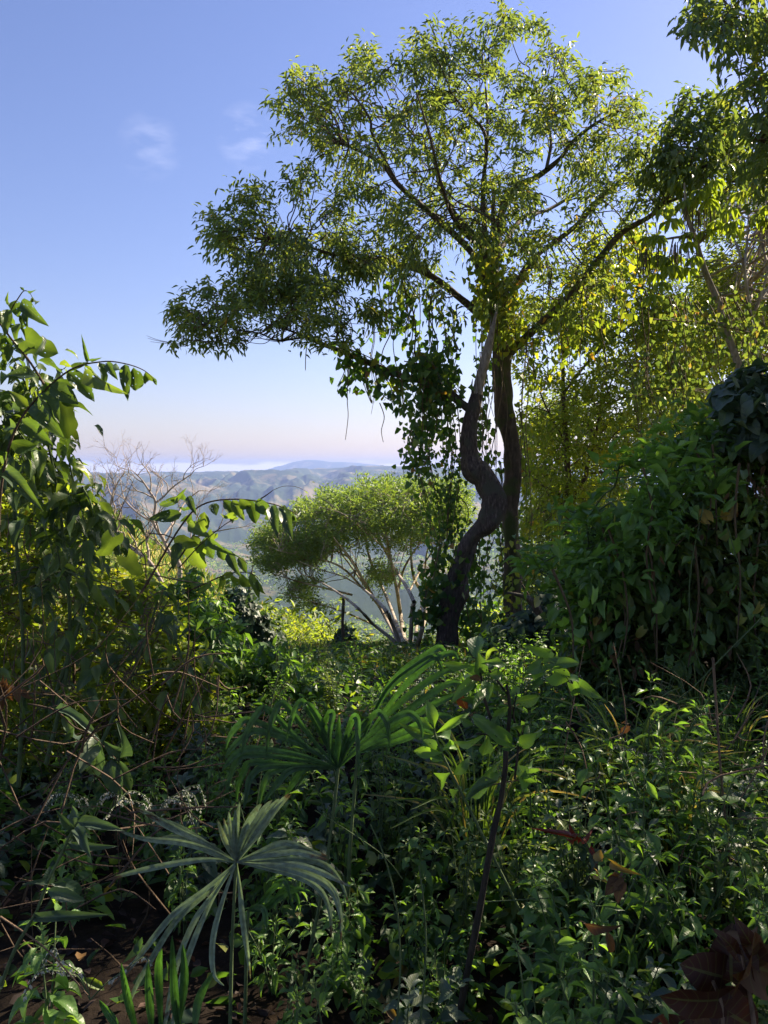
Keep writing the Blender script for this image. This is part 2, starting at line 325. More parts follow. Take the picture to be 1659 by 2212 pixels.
G['dry'] = leaf_mat('dry_leaf', [(0, (.07, .038, .022)), (.6, (.13, .07, .035)), (1, (.20, .12, .06))], .4, (1.6, 1.2, .6), .8, veins=7)
G['litter'] = leaf_mat('dead_litter', [(0, (.014, .009, .006)), (.7, (.030, .019, .012)), (1, (.07, .042, .024))], .2, (1.4, 1.1, .6), .8)
G['yellow'] = leaf_mat('yellow_leaf', [(0, (.26, .17, .03)), (1, (.36, .26, .05))], .4, (1.2, 1.1, .6), .6, veins=6)
G['red'] = leaf_mat('red_leaf', [(0, (.10, .008, .006)), (.6, (.17, .014, .010)), (1, (.22, .05, .02))], .4, (1.5, 1, .8), .5, veins=6)
G['rust'] = leaf_mat('rust_leaf', [(0, (.030, .009, .006)), (.6, (.055, .020, .010)), (1, (.17, .09, .02))], .35, (1.6, 1.1, .5), .6, veins=6)
G['grass'] = leaf_mat('grass_blade', [(0, (.04, .08, .02)), (.7, (.08, .14, .03)), (1, (.25, .2, .1))], .4, (1.6, 1.6, .4), .5)
G['flower'] = leaf_mat('white_flower', [(0, (.45, .45, .4)), (1, (.7, .7, .62))], .4, (1.1, 1.1, 1), .7)
B_A = bark_mat('bark_snag', (.028, .02, .018), (.09, .066, .056), (.20, .155, .13), 11, bump=1.0, moss=(.075, .07, .05))
B_B = bark_mat('bark_dark', (.035, .026, .020), (.10, .07, .05), (.17, .13, .09), 6, moss=(.06, .075, .02))
B_D = bark_mat('bare_wood', (.16, .125, .10), (.34, .28, .24), (.45, .40, .36), 9, bump=.5)
B_W = bark_mat('bark_pale', (.16, .12, .085), (.36, .30, .23), (.50, .44, .36), 2.2, bump=.4, moss=(.13, .10, .05))
B_T = bark_mat('twig_bark', (.05, .035, .025), (.11, .075, .05), None, 20)
B_V = bark_mat('liana_bark', (.07, .05, .03), (.14, .10, .06), None, 20)
B_G = bark_mat('green_stem', (.045, .075, .03), (.10, .14, .06), None, 30, bump=.3)
B_K = bark_mat('dead_stem', (.09, .06, .045), (.22, .15, .10), None, 25)
B_S = bark_mat('stump_stem', (.018, .016, .014), (.05, .04, .03), None, 14)
# ------------------------------------------------------------------ ground and far country
def ground_z(x, y):
    x = np.asarray(x, float); y = np.asarray(y, float)
    r = np.sqrt(x * x + y * y)
    z = -1.72 - .05 * np.clip(y, -40, 6) - .19 * (np.clip(y, 6, 13) - 6) - .25 * (np.clip(y, 13, 42) - 13) - .30 * (np.clip(y, 42, 160) - 42) \
        - .30 * (np.clip(y, 160, 700) - 160) - .10 * (np.clip(y, 700, 1500) - 700)
    z = z + 1.15 * sstep(1.6, 5.5, x) * sstep(1.5, 5, y) * (1 - sstep(14, 30, y)) - .5 * sstep(1, 6, -x) * (1 - sstep(20, 40, r))
    z = z + .12 * fbm(x * .6, y * .6, 3, 3) * (1 - sstep(30, 60, r))
    spur = np.exp(-((x + 70) / 46) ** 2 - ((y - 128) / 40) ** 2)             # grassy spur on the left
    z = z + spur * 38.5
    mid = sstep(45, 160, r)
    z = z + mid * (1 - sstep(3000, 5000, r)) * 9 * fbm(x / 90, y / 90, 5, 21)
    hill = sstep(300, 1200, r)
    z = np.where(r > 300, z + hill * (1 - .5 * sstep(2500, 6000, r)) * 42 * fbm(x / 620, y / 620, 6, 31, True), z)
    far = sstep(1500, 6600, y) ** 1.15
    crest = -18 + 20 * np.sin(x / 1000 + .5) + 62 * fbm(x / 800, x * 0 + 3, 4, 44)
    gl = fbm(x / 420 + .4 * fbm(x / 300, y / 500, 3, 77), y / 1500, 5, 55, True)
    zf = z * (1 - far) + far * (crest + (1 - sstep(5900, 6900, y)) * 0)
    zf = zf + sstep(1800, 3600, y) * (1 - .85 * sstep(4800, 6600, y)) * (170 * gl - 50) * (y < 6700) + sstep(5800, 6600, y) * 12 * fbm(x / 160, y / 160, 4, 61)
    z = np.where(y > 1500, zf, z)
    z = np.where(y > 6700, z - 500 * sstep(6700, 11000, y), z)
    z = z + 160 * np.exp(-((x + 1180) / 750) ** 2 - ((y - 12300) / 1100) ** 2) * (1 + .08 * fbm(x / 400, y / 400, 4, 71)) \
        + 535 * np.exp(-((x + 700) / 3600) ** 2 - ((y - 12700) / 900) ** 2)
    return z
def gz(x, y): return float(ground_z(np.array([x]), np.array([y]))[0])
a = np.concatenate([np.linspace(-40, 40, 1001), np.linspace(40, 320, 121)[1:-1]]) * np.pi / 180
rr_ = np.concatenate([[0.01], np.geomspace(.5, 4200, 190), np.geomspace(4200, 7000, 100)[1:], np.geomspace(7000, 14200, 50)[1:]])
AA, RR = np.meshgrid(a, rr_)
gx = np.sin(AA) * RR; gy = np.cos(AA) * RR; gzv = ground_z(gx, gy)
nr, na = gx.shape
i = np.arange(nr - 1)[:, None] * na; j = np.arange(na)[None, :]; j2 = (j + 1) % na
gm = MB(); gm.add(np.stack([gx, gy, gzv], -1).reshape(-1, 3), np.stack([i + j, i + na + j, i + na + j2, i + j2], -1).reshape(-1, 4)[:, ::-1])
M = bpy.data.materials.new('ground'); t, N, L = nm(M)
out = N('ShaderNodeOutputMaterial'); p = N('ShaderNodeBsdfPrincipled'); p.inputs['Roughness'].default_value = .95; p.inputs['Specular IOR Level'].default_value = .1
ge = N('ShaderNodeNewGeometry')
def nz_(scale, det=6, ro=.6):
    n = N('ShaderNodeTexNoise'); n.inputs['Scale'].default_value = scale; n.inputs['Detail'].default_value = det; n.inputs['Roughness'].default_value = ro; L(ge.outputs['Position'], n.inputs[0]); return n.outputs[0]
ln = N('ShaderNodeVectorMath'); ln.operation = 'LENGTH'; L(ge.outputs['Position'], ln.inputs[0])
soil = ramp(t, [(.3, (.008, .006, .005)), (.55, (.020, .014, .010)), (.75, (.045, .030, .018))], nz_(9, 8))
grass = ramp(t, [(.3, (.10, .14, .03)), (.5, (.24, .24, .06)), (.7, (.36, .32, .11))], nz_(.09, 9, .7))
wood = ramp(t, [(.40, (.022, .040, .018)), (.53, (.035, .055, .022)), (.57, (.12, .11, .055)), (.68, (.24, .18, .11)), (.8, (.28, .2, .14))], nz_(.0032, 10, .68))
f1 = N('ShaderNodeMixRGB'); L(ramp(t, [(0, (0, 0, 0)), (1, (1, 1, 1))], mth(t, 'MULTIPLY', mth(t, 'SUBTRACT', ln.outputs[1], 14), .1)), f1.inputs[0]); L(soil, f1.inputs[1]); L(grass, f1.inputs[2])
f2 = N('ShaderNodeMixRGB'); L(ramp(t, [(0, (0, 0, 0)), (1, (1, 1, 1))], mth(t, 'MULTIPLY', mth(t, 'SUBTRACT', ln.outputs[1], 260), .004)), f2.inputs[0]); L(f1.outputs[0], f2.inputs[1]); L(wood, f2.inputs[2])
L(f2.outputs[0], p.inputs[0])
bm = N('ShaderNodeBump'); bm.inputs['Strength'].default_value = .5; bm.inputs['Distance'].default_value = .05; L(nz_(14, 8), bm.inputs['Height']); L(bm.outputs[0], p.inputs['Normal'])
L(p.outputs[0], out.inputs[0])
go = gm.build('ground', M); tag(go, 'soil slope falling from the viewer into the valley and rising to the far ridge', 'ground', kind='structure')
# far woodland on the valley sides (nobody could count it)
fw = MB(); n = 26000
yy = 60 + 2600 * R.rand(n) ** 1.7; xx = (R.rand(n) * 1.15 - .62) * yy * 1.0
keep = (fbm(xx / 140, yy / 140, 4, 91) > -.12 + .1 * (yy < 260)) & ~((np.exp(-((xx + 70) / 46) ** 2 - ((yy - 128) / 40) ** 2) > .12) & (fbm(xx / 18, yy / 18, 2, 15) < .28)) & (np.abs(xx) < yy * .6 + 20)
xx = xx[keep]; yy = yy[keep]; zz = ground_z(xx, yy); n = len(xx)
hh = (1.6 + 5 * R.rand(n) ** 2) * (1 + yy / 900)
kk = np.where(yy < 300, 34, 12)
idx = np.repeat(np.arange(n), kk); dd = rdir(len(idx), .5)
pos = np.stack([xx[idx], yy[idx], zz[idx] + hh[idx] * .45], -1) + dd * hh[idx][:, None] * np.array([.5, .5, .42]) * (0.75 + .35 * R.rand(len(idx)))[:, None]
leaves(fw, HEX, pos, nrm(dd + .9 * rdir(len(idx))), rdir(len(idx), .6), hh[idx] * .34, hh[idx] * .30, np.clip(np.repeat(R.rand(n), kk) * .8 + .2 * R.rand(len(idx)), 0, 1))
tag(fw.build('distant_woodland', G['fine']), 'hazy patches of woodland over the valley sides beyond the trees', 'woodland', kind='stuff')
# grass on the slope and spur
gm = MB(); n = 60000
yy = 10 + 150 * R.rand(n) ** 1.3; xx = -yy * .62 + R.rand(n) * yy * .85
zz = ground_z(xx, yy); s = .12 + yy * .006
leaves(gm, DIA, np.stack([xx, yy, zz - .02], -1), nrm(rdir(n) * .5 + [0, 0, 1]), rdir(n), s * (1 + R.rand(n) * 1.4), s * .3, .3 + .7 * R.rand(n))
tag(gm.build('slope_grass', G['grass']), 'yellow green grass covering the sunny slope on the left', 'grass', kind='stuff')
# ------------------------------------------------------------------ tree tools
def limb(mb, pts, d, rw, seg=8, bump=.0, n=6, seed=0):
    """pts: photo points (x, y[, depth]); rw: widths in photo pixels at that depth"""
    P = np.array([V(q[0], q[1], q[2] if len(q) > 2 else d) for q in pts])
    rr = np.array([ww * .5 * (q[2] if len(q) > 2 else d) / F for ww, q in zip(rw, pts)])
    return tube(mb, P, rr, seg, n, bump, seed=seed)
def spans_sample(rows, k, h=50, gap=.22):
    """random photo points inside the crown's silhouette"""
    out = []
    for y, sp in rows:
        for x0, x1, dn in sp:
            n = R.poisson(dn * k * (x1 - x0) * h / 2500.)
            if n: out.append(np.stack([x0 + (x1 - x0) * R.rand(n), y + h * R.rand(n)], -1))
    o = np.concatenate(out)
    if gap:
        g = fbm(o[:, 0] / 70, o[:, 1] / 30, 3, int(rows[0][0]) % 97 + len(rows)); o = o[g > np.quantile(g, gap)]
    return o
def depth_pts(xy, d, T, c, r):
    """give silhouette points a depth inside an ellipsoidal crown"""
    q = ((xy[:, 0] - c[0]) / r[0]) ** 2 + ((xy[:, 1] - c[1]) / r[1]) ** 2
    t = T * np.sqrt(np.clip(1 - q, .08, 1))
    dd = d + t * (R.rand(len(xy)) * 2 - 1)
    return np.array([V(a, b, e) for (a, b), e in zip(xy, dd)])
def twigs(mb, P, L, LR, nsub, r0=.02, r1=.006, cent=None):
    """branches from the limb points L to nsub nodes, then from those to every clump P; returns the direction each clump grows in"""
    nodes = P[R.choice(len(P), min(nsub, len(P)), replace=False)]
    dirs = np.zeros_like(P)
    best = []
    for nd in nodes:
        dv = nd - L; dist = np.linalg.norm(dv, axis=1) * (1 + .5 * R.rand(len(L))) + .6 * np.clip(L[:, 2] - nd[2], 0, 9)
        b = L[np.argmin(dist)]; best.append(b)
        ln = np.linalg.norm(nd - b)
        mid = b + (nd - b) * .5 + np.array([0, 0, .06 * ln]) + R.normal(size=3) * .05 * ln
        q1 = b + (nd - b) * .25 + R.normal(size=3) * .05 * ln
        tube(mb, [b, q1, mid, nd], [r0 * (.6 + .12 * ln), r0 * (.5 + .1 * ln), r0 * .55, r1], 5, 3)
    best = np.array(best)
    for i in range(len(P)):
        k = np.argmin(((nodes - P[i]) ** 2).sum(1)); b = nodes[k] + (best[k] - nodes[k]) * .35 * R.rand()
        dv = P[i] - b; ln = np.linalg.norm(dv)
        dirs[i] = dv / max(ln, 1e-3)
        if ln > .03:
            m = b + dv * .5 + np.array([0, 0, .05 * ln]) + R.normal(size=3) * .06 * ln
            tube(mb, [b, m, P[i]], [r1 * 1.2, r1 * .9, r1 * .4], 3, 2)
    return dirs
def sprays(mb, P, D, nl, ln, wd, tp, spread=.25, droop=.5, hang=False, jit=.35):
    """nl leaves on each clump, alternating along a short shoot"""
    n = len(P); k = np.tile(np.arange(nl), n); idx = np.repeat(np.arange(n), nl)
    D = nrm(D + rdir(n) * .55)
    up = np.array([0, 0, 1.0]); side = nrm(np.cross(D, up) + 1e-6)
    tt = (k + .5) / nl
    sg = np.where(k % 2 == 0, 1, -1)[:, None]
    pos = P[idx] + D[idx] * (tt[:, None] - .55) * spread * 2 + R.normal(size=(len(idx), 3)) * spread * jit
    d = nrm(D[idx] * .55 + side[idx] * sg * (1 - .75 * tt[:, None]) + rdir(len(idx)) * .45 + np.array([0, 0, -droop]))
    nn = nrm(np.array([0, 0, 1.0]) + rdir(len(idx)) * (.55 if not hang else 1.5))
    L_ = ln * (.65 + .6 * R.rand(len(idx))); base = R.rand(n)[idx]
    leaves(mb, tp, pos, d, nn, L_, wd * L_ / ln, np.clip(.55 * base + .45 * R.rand(len(idx)), 0, 1))
def tree(name, label, cat, base, trunk=(), limbs=(), stub=(), bark=None, rows=None, k=1., d=14, T=3, c=(0, 0), r=(1, 1), nl=14, ll=.11, lw=.035,
         tp=HEX, leaf='crown', nsub=120, spread=.2, droop=.5, r0=.02, r1=.006, group=None, cdir=None, seg=8, bump=.1, extra=None, hang=False, own_clumps=None):
    root = thing(name, label, cat, base, group)
    Ls = []
    for kind, lst in (('trunk', trunk), ('limb', limbs), ('dead_stub', stub)):
        for n_, (pts, wd) in enumerate(lst):
            mb = MB(); big = max(wd) > 24
            P, q = limb(mb, pts, d, wd, 18 if big else seg, bump if big else bump * .5, 6, n_ + len(pts))
            mb.build(kind, bark, root)
            if kind != 'dead_stub': Ls.append(P[len(P) // (3 if kind == 'trunk' else 6):])
    if rows is not None or own_clumps is not None:
        if own_clumps is not None: P = own_clumps
        else: P = depth_pts(spans_sample(rows, k), d, T, c, r)
        tb = MB(); D = twigs(tb, P, np.concatenate(Ls), None, nsub, r0, r1)
        if cdir is not None: D = nrm(D + cdir)
        tb.build('branches', B_T if bark is not B_W else bark, root)
        cb = MB(); sprays(cb, P, D, nl, ll, lw, tp, spread, droop, hang)
        cb.build('crown', G[leaf], root)
    return root
# ------------------------------------------------------------------ the tall tree (straight trunk, wide crown)
TALL = [(0, [(1005, 1035, 3), (1085, 1112, 4)]), (50, [(885, 945, 4), (965, 1180, 7)]), (100, [(750, 860, 6), (860, 1200, 7), (1200, 1255, 5)]),
        (150, [(625, 1290, 8), (1290, 1350, 4)]), (200, [(592, 1380, 8)]), (250, [(592, 650, 5), (650, 1420, 8), (1420, 1460, 5)]),
        (300, [(640, 700, 5), (700, 1460, 7)]), (350, [(620, 690, 8), (715, 1480, 7)]), (400, [(622, 670, 5), (700, 1450, 7)]),
        (450, [(690, 1380, 7)]), (500, [(690, 1340, 7)]), (550, [(730, 1340, 6)]), (600, [(830, 1330, 5)]), (650, [(960, 1300, 5)]), (700, [(1060, 1260, 3)])]
LOBE = [(400, [(470, 600, 6)]), (450, [(440, 690, 8)]), (500, [(448, 760, 8)]), (550, [(468, 850, 7)]), (600, [(470, 740, 6)])]
P1 = depth_pts(spans_sample(TALL, 1.75, 50, .32), 14, 2.7, (1040, 420), (480, 400))
P2 = depth_pts(spans_sample(LOBE, 2.3, 50, .3), 13.2, 1.3, (620, 520), (200, 130))
tall = tree('tall_tree', 'tall spreading tree with straight vine wrapped trunk and the largest crown', 'tree', (V(1109, 1290, 14)),
    trunk=[([(1112, 1330), (1109, 1287), (1109, 1204), (1102, 1100), (1109, 1038), (1102, 955), (1090, 872), (1084, 789), (1086, 739), (1078, 690), (1062, 620)], [44, 40, 36, 35, 36, 36, 38, 34, 33, 36, 24])],
    limbs=[([(1080, 700), (1035, 676), (976, 629), (916, 588), (839, 565), (780, 554, 13.6), (711, 547, 13.4), (643, 524, 13.2), (579, 510, 13)], [20, 18, 15, 13, 11, 9, 7, 5, 3]),
           ([(1065, 640), (1040, 590), (1017, 542), (939, 469, 13.4), (862, 401, 13), (825, 355, 13), (780, 328, 13), (734, 310, 13)], [20, 17, 15, 13, 11, 8, 6, 4]),
           ([(860, 400, 13), (807, 296, 12.6), (798, 255, 12.4), (757, 196, 12.2)], [8, 6, 5, 3]),
           ([(1062, 620), (1035, 524), (985, 465, 14.6), (953, 410, 15), (935, 342, 15.3), (894, 292, 15.6), (850, 250, 16)], [16, 13, 11, 9, 7, 5, 3]),
           ([(1062, 640), (1049, 592), (1046, 500), (1044, 410), (1049, 296, 13.6), (1008, 242, 13.4), (971, 196, 13)], [18, 14, 12, 10, 7, 5, 3]),
           ([(1049, 330, 13.8), (1053, 273, 14), (1050, 200, 14.2), (1044, 137, 14.4)], [7, 6, 4, 3]),
           ([(1066, 620), (1076, 492), (1106, 412), (1160, 382), (1209, 343, 13.7), (1243, 301, 13.4), (1293, 263, 13.2), (1343, 237, 13)], [20, 16, 14, 12, 10, 8, 6, 4]),
           ([(1180, 365, 13.8), (1190, 300, 14.2), (1170, 230, 14.8), (1150, 170, 15)], [8, 6, 4, 3]),
           ([(1086, 700), (1121, 603), (1167, 546, 14.3), (1240, 492, 14.8), (1293, 435, 15.2), (1331, 397, 15.6), (1390, 350, 16)], [16, 13, 12, 10, 8, 6, 4]),
           ([(1100, 765), (1129, 736), (1209, 660, 13.5), (1270, 591, 13.2), (1339, 507, 13), (1408, 465, 12.8), (1446, 423, 12.6), (1507, 366, 12.3), (1560, 355, 12)], [18, 17, 15, 14, 13, 10, 9, 7, 4]),
           ([(1435, 440, 12.7), (1522, 408, 12.4), (1598, 389, 12.2), (1670, 370, 12)], [7, 6, 4, 3]),
           ([(1076, 560), (1000, 500, 13), (960, 420, 12), (930, 300, 11.4), (900, 200, 11.2)], [12, 10, 8, 5, 3]),
           ([(1080, 540), (1130, 470, 15), (1190, 450, 16), (1290, 380, 16.8), (1320, 300, 17)], [12, 10, 8, 5, 3])],
    stub=[([(916, 583), (885, 558), (848, 533)], [12, 10, 8]), ([(1074, 560, 13.7), (1071, 524, 13.6), (1065, 470, 13.6), (1067, 410, 13.6)], [14, 12, 10, 6])],
    bark=B_B, own_clumps=np.concatenate([P1, P2]), d=14, nl=17, ll=.135, lw=.040, nsub=330, spread=.17, droop=.55, r0=.018, r1=.005, cdir=np.array([0, 0, .35]), bump=.32)
# ------------------------------------------------------------------ the leaning tree with the broken pale top
LOWB = [(600, [(400, 560, 5), (560, 735, 7)]), (650, [(372, 440, 8), (440, 830, 8)]), (700, [(370, 600, 5), (640, 760, 3)])]
P3 = depth_pts(spans_sample(LOWB, 2.3, 50, .25), 12.2, 1.5, (600, 670), (240, 75))
lean = tree('leaning_tree', 'leaning tree with an S shaped dark trunk bulging at its bend', 'tree', (V(959, 1403, 13)),
    trunk=[([(950, 1440), (959, 1403), (976, 1308), (992, 1237), (1021, 1163), (1056, 1129), (1068, 1085), (1046, 1038), (1017, 1005), (1013, 934), (1021, 884), (1030, 850)], [52, 46, 44, 40, 36, 48, 52, 46, 38, 32, 27, 24])],
    limbs=[([(1015, 884), (990, 865), (958, 838), (914, 823), (860, 810), (800, 785), (752, 765), (700, 745, 12.7), (660, 728, 12.5), (620, 712, 12.3), (575, 700, 12.2)], [19, 18, 17, 15, 13, 12, 10, 9, 7, 5, 3]),
           ([(750, 763, 12.9), (735, 745, 12.6), (728, 725, 12.4), (745, 700, 12.2)], [7, 6, 5, 3]),
           ([(660, 728, 12.5), (600, 735, 12), (560, 720, 11.8), (500, 712, 11.6), (430, 700, 11.5)], [5, 4, 3, 2, 1.5]),
           ([(690, 740, 12.7), (640, 700, 13.2), (560, 670, 13.4), (480, 660, 13.4)], [5, 4, 3, 2])],
    bark=B_A, own_clumps=P3, d=13, nl=17, ll=.13, lw=.040, nsub=80, spread=.17, droop=.45, r0=.014, r1=.005, bump=.42, cdir=np.array([0, 0, .3]))
mb = MB()
limb(mb, [(1030, 852), (1034, 831), (1051, 768), (1063, 714), (1070, 685), (1075, 655)], 13, [25, 22, 20, 13, 7, .6], 14, .12)
mb.build('broken_top', B_D, lean)
for pts, w_ in (([(1066, 705), (1070, 690), (1071, 672)], 5), ([(1060, 712), (1059, 700), (1061, 684)], 4), ([(1022, 850), (1019, 835), (1021, 818)], 9), ([(1038, 850), (1044, 832), (1043, 822)], 6)):
    mb = MB(); limb(mb, pts, 12.96, [w_, w_ * .6, .5], 6, .3); mb.build('splinter', B_D if pts[0][1] < 800 else B_A, lean)
mb = MB()                                                       # bare drooping twigs under the low crown
for q in range(26):
    x = 385 + 380 * R.rand(); y0 = 705 + 15 * R.rand(); l = 30 + 60 * R.rand()
    limb(mb, [(x + 30, y0), (x + 5, y0 + l * .35), (x - l * .5, y0 + l * .3), (x - l * .9, y0 + l * (.1 + .3 * R.rand()))], 11.6 + R.rand() * 1.6, [2.2, 1.8, 1.2, .6], 3)
mb.build('bare_twigs', B_T, lean)
# ------------------------------------------------------------------ the umbrella shaped tree below
UMB = [(1040, [(775, 1000, 5)]), (1065, [(690, 1010, 8)]), (1090, [(640, 1010, 9)]), (1115, [(598, 800, 9), (800, 1010, 8)]), (1140, [(560, 740, 9), (740, 1010, 3)]),
       (1165, [(545, 715, 9), (720, 860, 1.2), (860, 1000, 3)]), (1190, [(545, 700, 9), (920, 1010, 4)]), (1215, [(552, 690, 8), (800, 880, 3), (930, 1010, 4)]), (1240, [(590, 690, 4), (790, 880, 4)]),
       (1265, [(620, 680, 2), (800, 870, 3), (940, 1000, 3)]), (1290, [(640, 700, 1)])]
xy = spans_sample(UMB, 17, 25, 0)
g_ = fbm(xy[:, 0] / 130, (xy[:, 1] + .28 * xy[:, 0]) / 22, 2, 8); xy = xy[(g_ > np.quantile(g_, .30)) | (xy[:, 1] < 1115 - .1 * (xy[:, 0] - 700))]
Pu = depth_pts(xy, 40, 6.5, (800, 1150), (300, 160))
tree('umbrella_tree', 'umbrella shaped tree with many pale forking stems on the slope below', 'tree', (V(880, 1440, 40)),
    trunk=[([(880, 1455), (879, 1436), (877, 1415)], [34, 28, 24])],
    limbs=[([(875, 1430), (854, 1388), (808, 1350), (744, 1290), (689, 1256, 37), (650, 1240, 36)], [10, 8.6, 7, 5.5, 3.1, 1.6]),
           ([(877, 1425), (846, 1345), (820, 1303), (782, 1269, 38), (740, 1227, 37), (685, 1206, 36), (600, 1190, 35)], [10, 8.6, 7, 5.5, 4.7, 3.1, 1.6]),
           ([(877, 1420), (846, 1341, 41), (799, 1282, 42), (757, 1206, 43), (698, 1155, 43), (626, 1148, 43)], [10, 8.6, 7, 5.5, 3.9, 1.6]),
           ([(880, 1425), (867, 1341, 39), (858, 1278, 38), (841, 1193, 37), (829, 1121, 36), (825, 1080, 36)], [10, 9.4, 7.8, 6.2, 3.9, 2.3]),
           ([(884, 1420), (890, 1320), (884, 1278), (854, 1231, 41), (808, 1155, 42), (757, 1142, 43), (700, 1110, 44)], [10, 9.4, 7.8, 6.2, 4.7, 3.1, 1.6]),
           ([(888, 1420), (913, 1341), (909, 1278, 41), (892, 1240, 41), (888, 1172, 42), (896, 1090, 42)], [10, 8.6, 7.8, 6.2, 4.7, 2.3]),
           ([(890, 1415), (922, 1320, 39), (913, 1269, 38), (918, 1231, 38), (926, 1180, 37), (960, 1120, 37)], [9.4, 7.8, 6.2, 4.7, 3.1, 1.6]),
           ([(859, 1278, 39), (875, 1223, 38), (909, 1172, 38), (930, 1150, 37), (960, 1140, 37)], [6.2, 4.7, 3.1, 2.3, 1.6]),
           ([(808, 1350, 40), (748, 1324, 38), (672, 1299, 36), (600, 1280, 35)], [4.7, 3.9, 2.3, 1.6]),
           ([(782, 1269, 38), (740, 1245, 35), (690, 1230, 34), (640, 1210, 33)], [3.9, 3.1, 2.3, 1.6]),
           ([(799, 1282, 42), (770, 1240, 44), (730, 1190, 45), (690, 1175, 46), (640, 1170, 46)], [4.7, 3.9, 3.1, 2.3, 1.6]),
           ([(841, 1193, 37), (790, 1150, 35), (740, 1110, 34), (690, 1095, 34)], [3.9, 3.1, 2.3, 1.6]),
           ([(829, 1130, 37), (860, 1090, 35), (900, 1075, 35)], [3.1, 2.3, 1.6]),
           ([(868, 1400), (830, 1330, 38), (790, 1260, 36), (750, 1200, 34), (720, 1160, 33)], [9, 7, 5, 4, 2]), ([(872, 1390), (835, 1290, 41), (800, 1210, 42), (790, 1150, 43), (800, 1100, 43)], [9, 7, 6, 4, 2]), ([(760, 1285, 39), (700, 1270, 37), (640, 1255, 36), (590, 1240, 35)], [5, 4, 3, 2]), ([(895, 1400), (905, 1330, 42), (930, 1250, 43), (950, 1190, 44), (985, 1150, 45)], [9, 7, 5, 4, 2]), ([(757, 1206, 42), (720, 1190, 41), (660, 1195, 40), (600, 1205, 40)], [4, 3, 2, 1.5]),
           ([(884, 1278, 40), (915, 1220, 43), (950, 1170, 44), (990, 1130, 45)], [4.7, 3.9, 2.3, 1.6])],
    bark=B_W, own_clumps=Pu, nl=26, ll=.20, lw=.075, tp=DIA, leaf='fine', nsub=330, spread=.40, droop=.1, r0=.032, r1=.014, cdir=np.array([0, 0, .5]), seg=8)
# ------------------------------------------------------------------ bare white tree
bare = thing('bare_tree', 'leafless white barked tree standing over the sunny grass slope', 'tree', V(365, 1290, 28))
def rec(mb, p, d, ln, r, lv):
    q = p + d * ln * .5 + R.normal(size=3) * ln * .08; e = p + d * ln + R.normal(size=3) * ln * .05
    tube(mb, [p, q, e], [r, r * .85, r * .65], 5 if lv > 1 else 3, 2)
    if lv == 0: return
    for _ in range(2 + (R.rand() < .55)):
        nd = nrm(d + rdir(1)[0] * .75 + np.array([0, 0, .18])); rec(mb, e, nd, ln * (.62 + .25 * R.rand()), r * .62, lv - 1)
for pts, wd in (([(365, 1330), (358, 1280), (340, 1242), (320, 1211), (281, 1180), (250, 1149), (238, 1113), (242, 1074), (254, 1043), (270, 1020)], [13, 12, 10, 9, 8, 7, 6, 5, 3, 2]),
                ([(365, 1330), (385, 1270), (387, 1219), (367, 1195), (352, 1164), (332, 1129), (336, 1086), (324, 1063), (305, 1035), (285, 1016)], [13, 12, 10, 9, 8, 6, 6, 5, 3, 2]),
                ([(336, 1086), (352, 1074), (375, 1051), (414, 1024)], [5, 4, 3, 2]), ([(378, 1212), (406, 1180, 27), (434, 1156, 26.5), (504, 1141, 26)], [7, 5, 4, 2]),
                ([(250, 1149), (225, 1120, 28.5), (205, 1095, 29), (190, 1075, 29)], [5, 4, 3, 2]), ([(333, 1129), (300, 1110, 29), (270, 1080, 30), (262, 1050, 30)], [5, 4, 3, 2]),
                ([(352, 1160), (380, 1120, 29), (400, 1085, 30), (430, 1060, 30)], [5, 4, 3, 2])):
    mb = MB(); P, q = limb(mb, pts, 28, wd, 8, .1); mb.build('limb', B_D, bare)
    mb = MB()
    for k in range(len(P) // 3, len(P), 4 if len(P) > 30 else 3):
        rec(mb, P[k], nrm(rdir(1)[0] + np.array([0, 0, .6]) + .6 * nrm(P[k] - P[k - 2])), .42 + .3 * R.rand(), q[k] * .55 + .006, 3)
    mb.build('branches', B_D, bare)
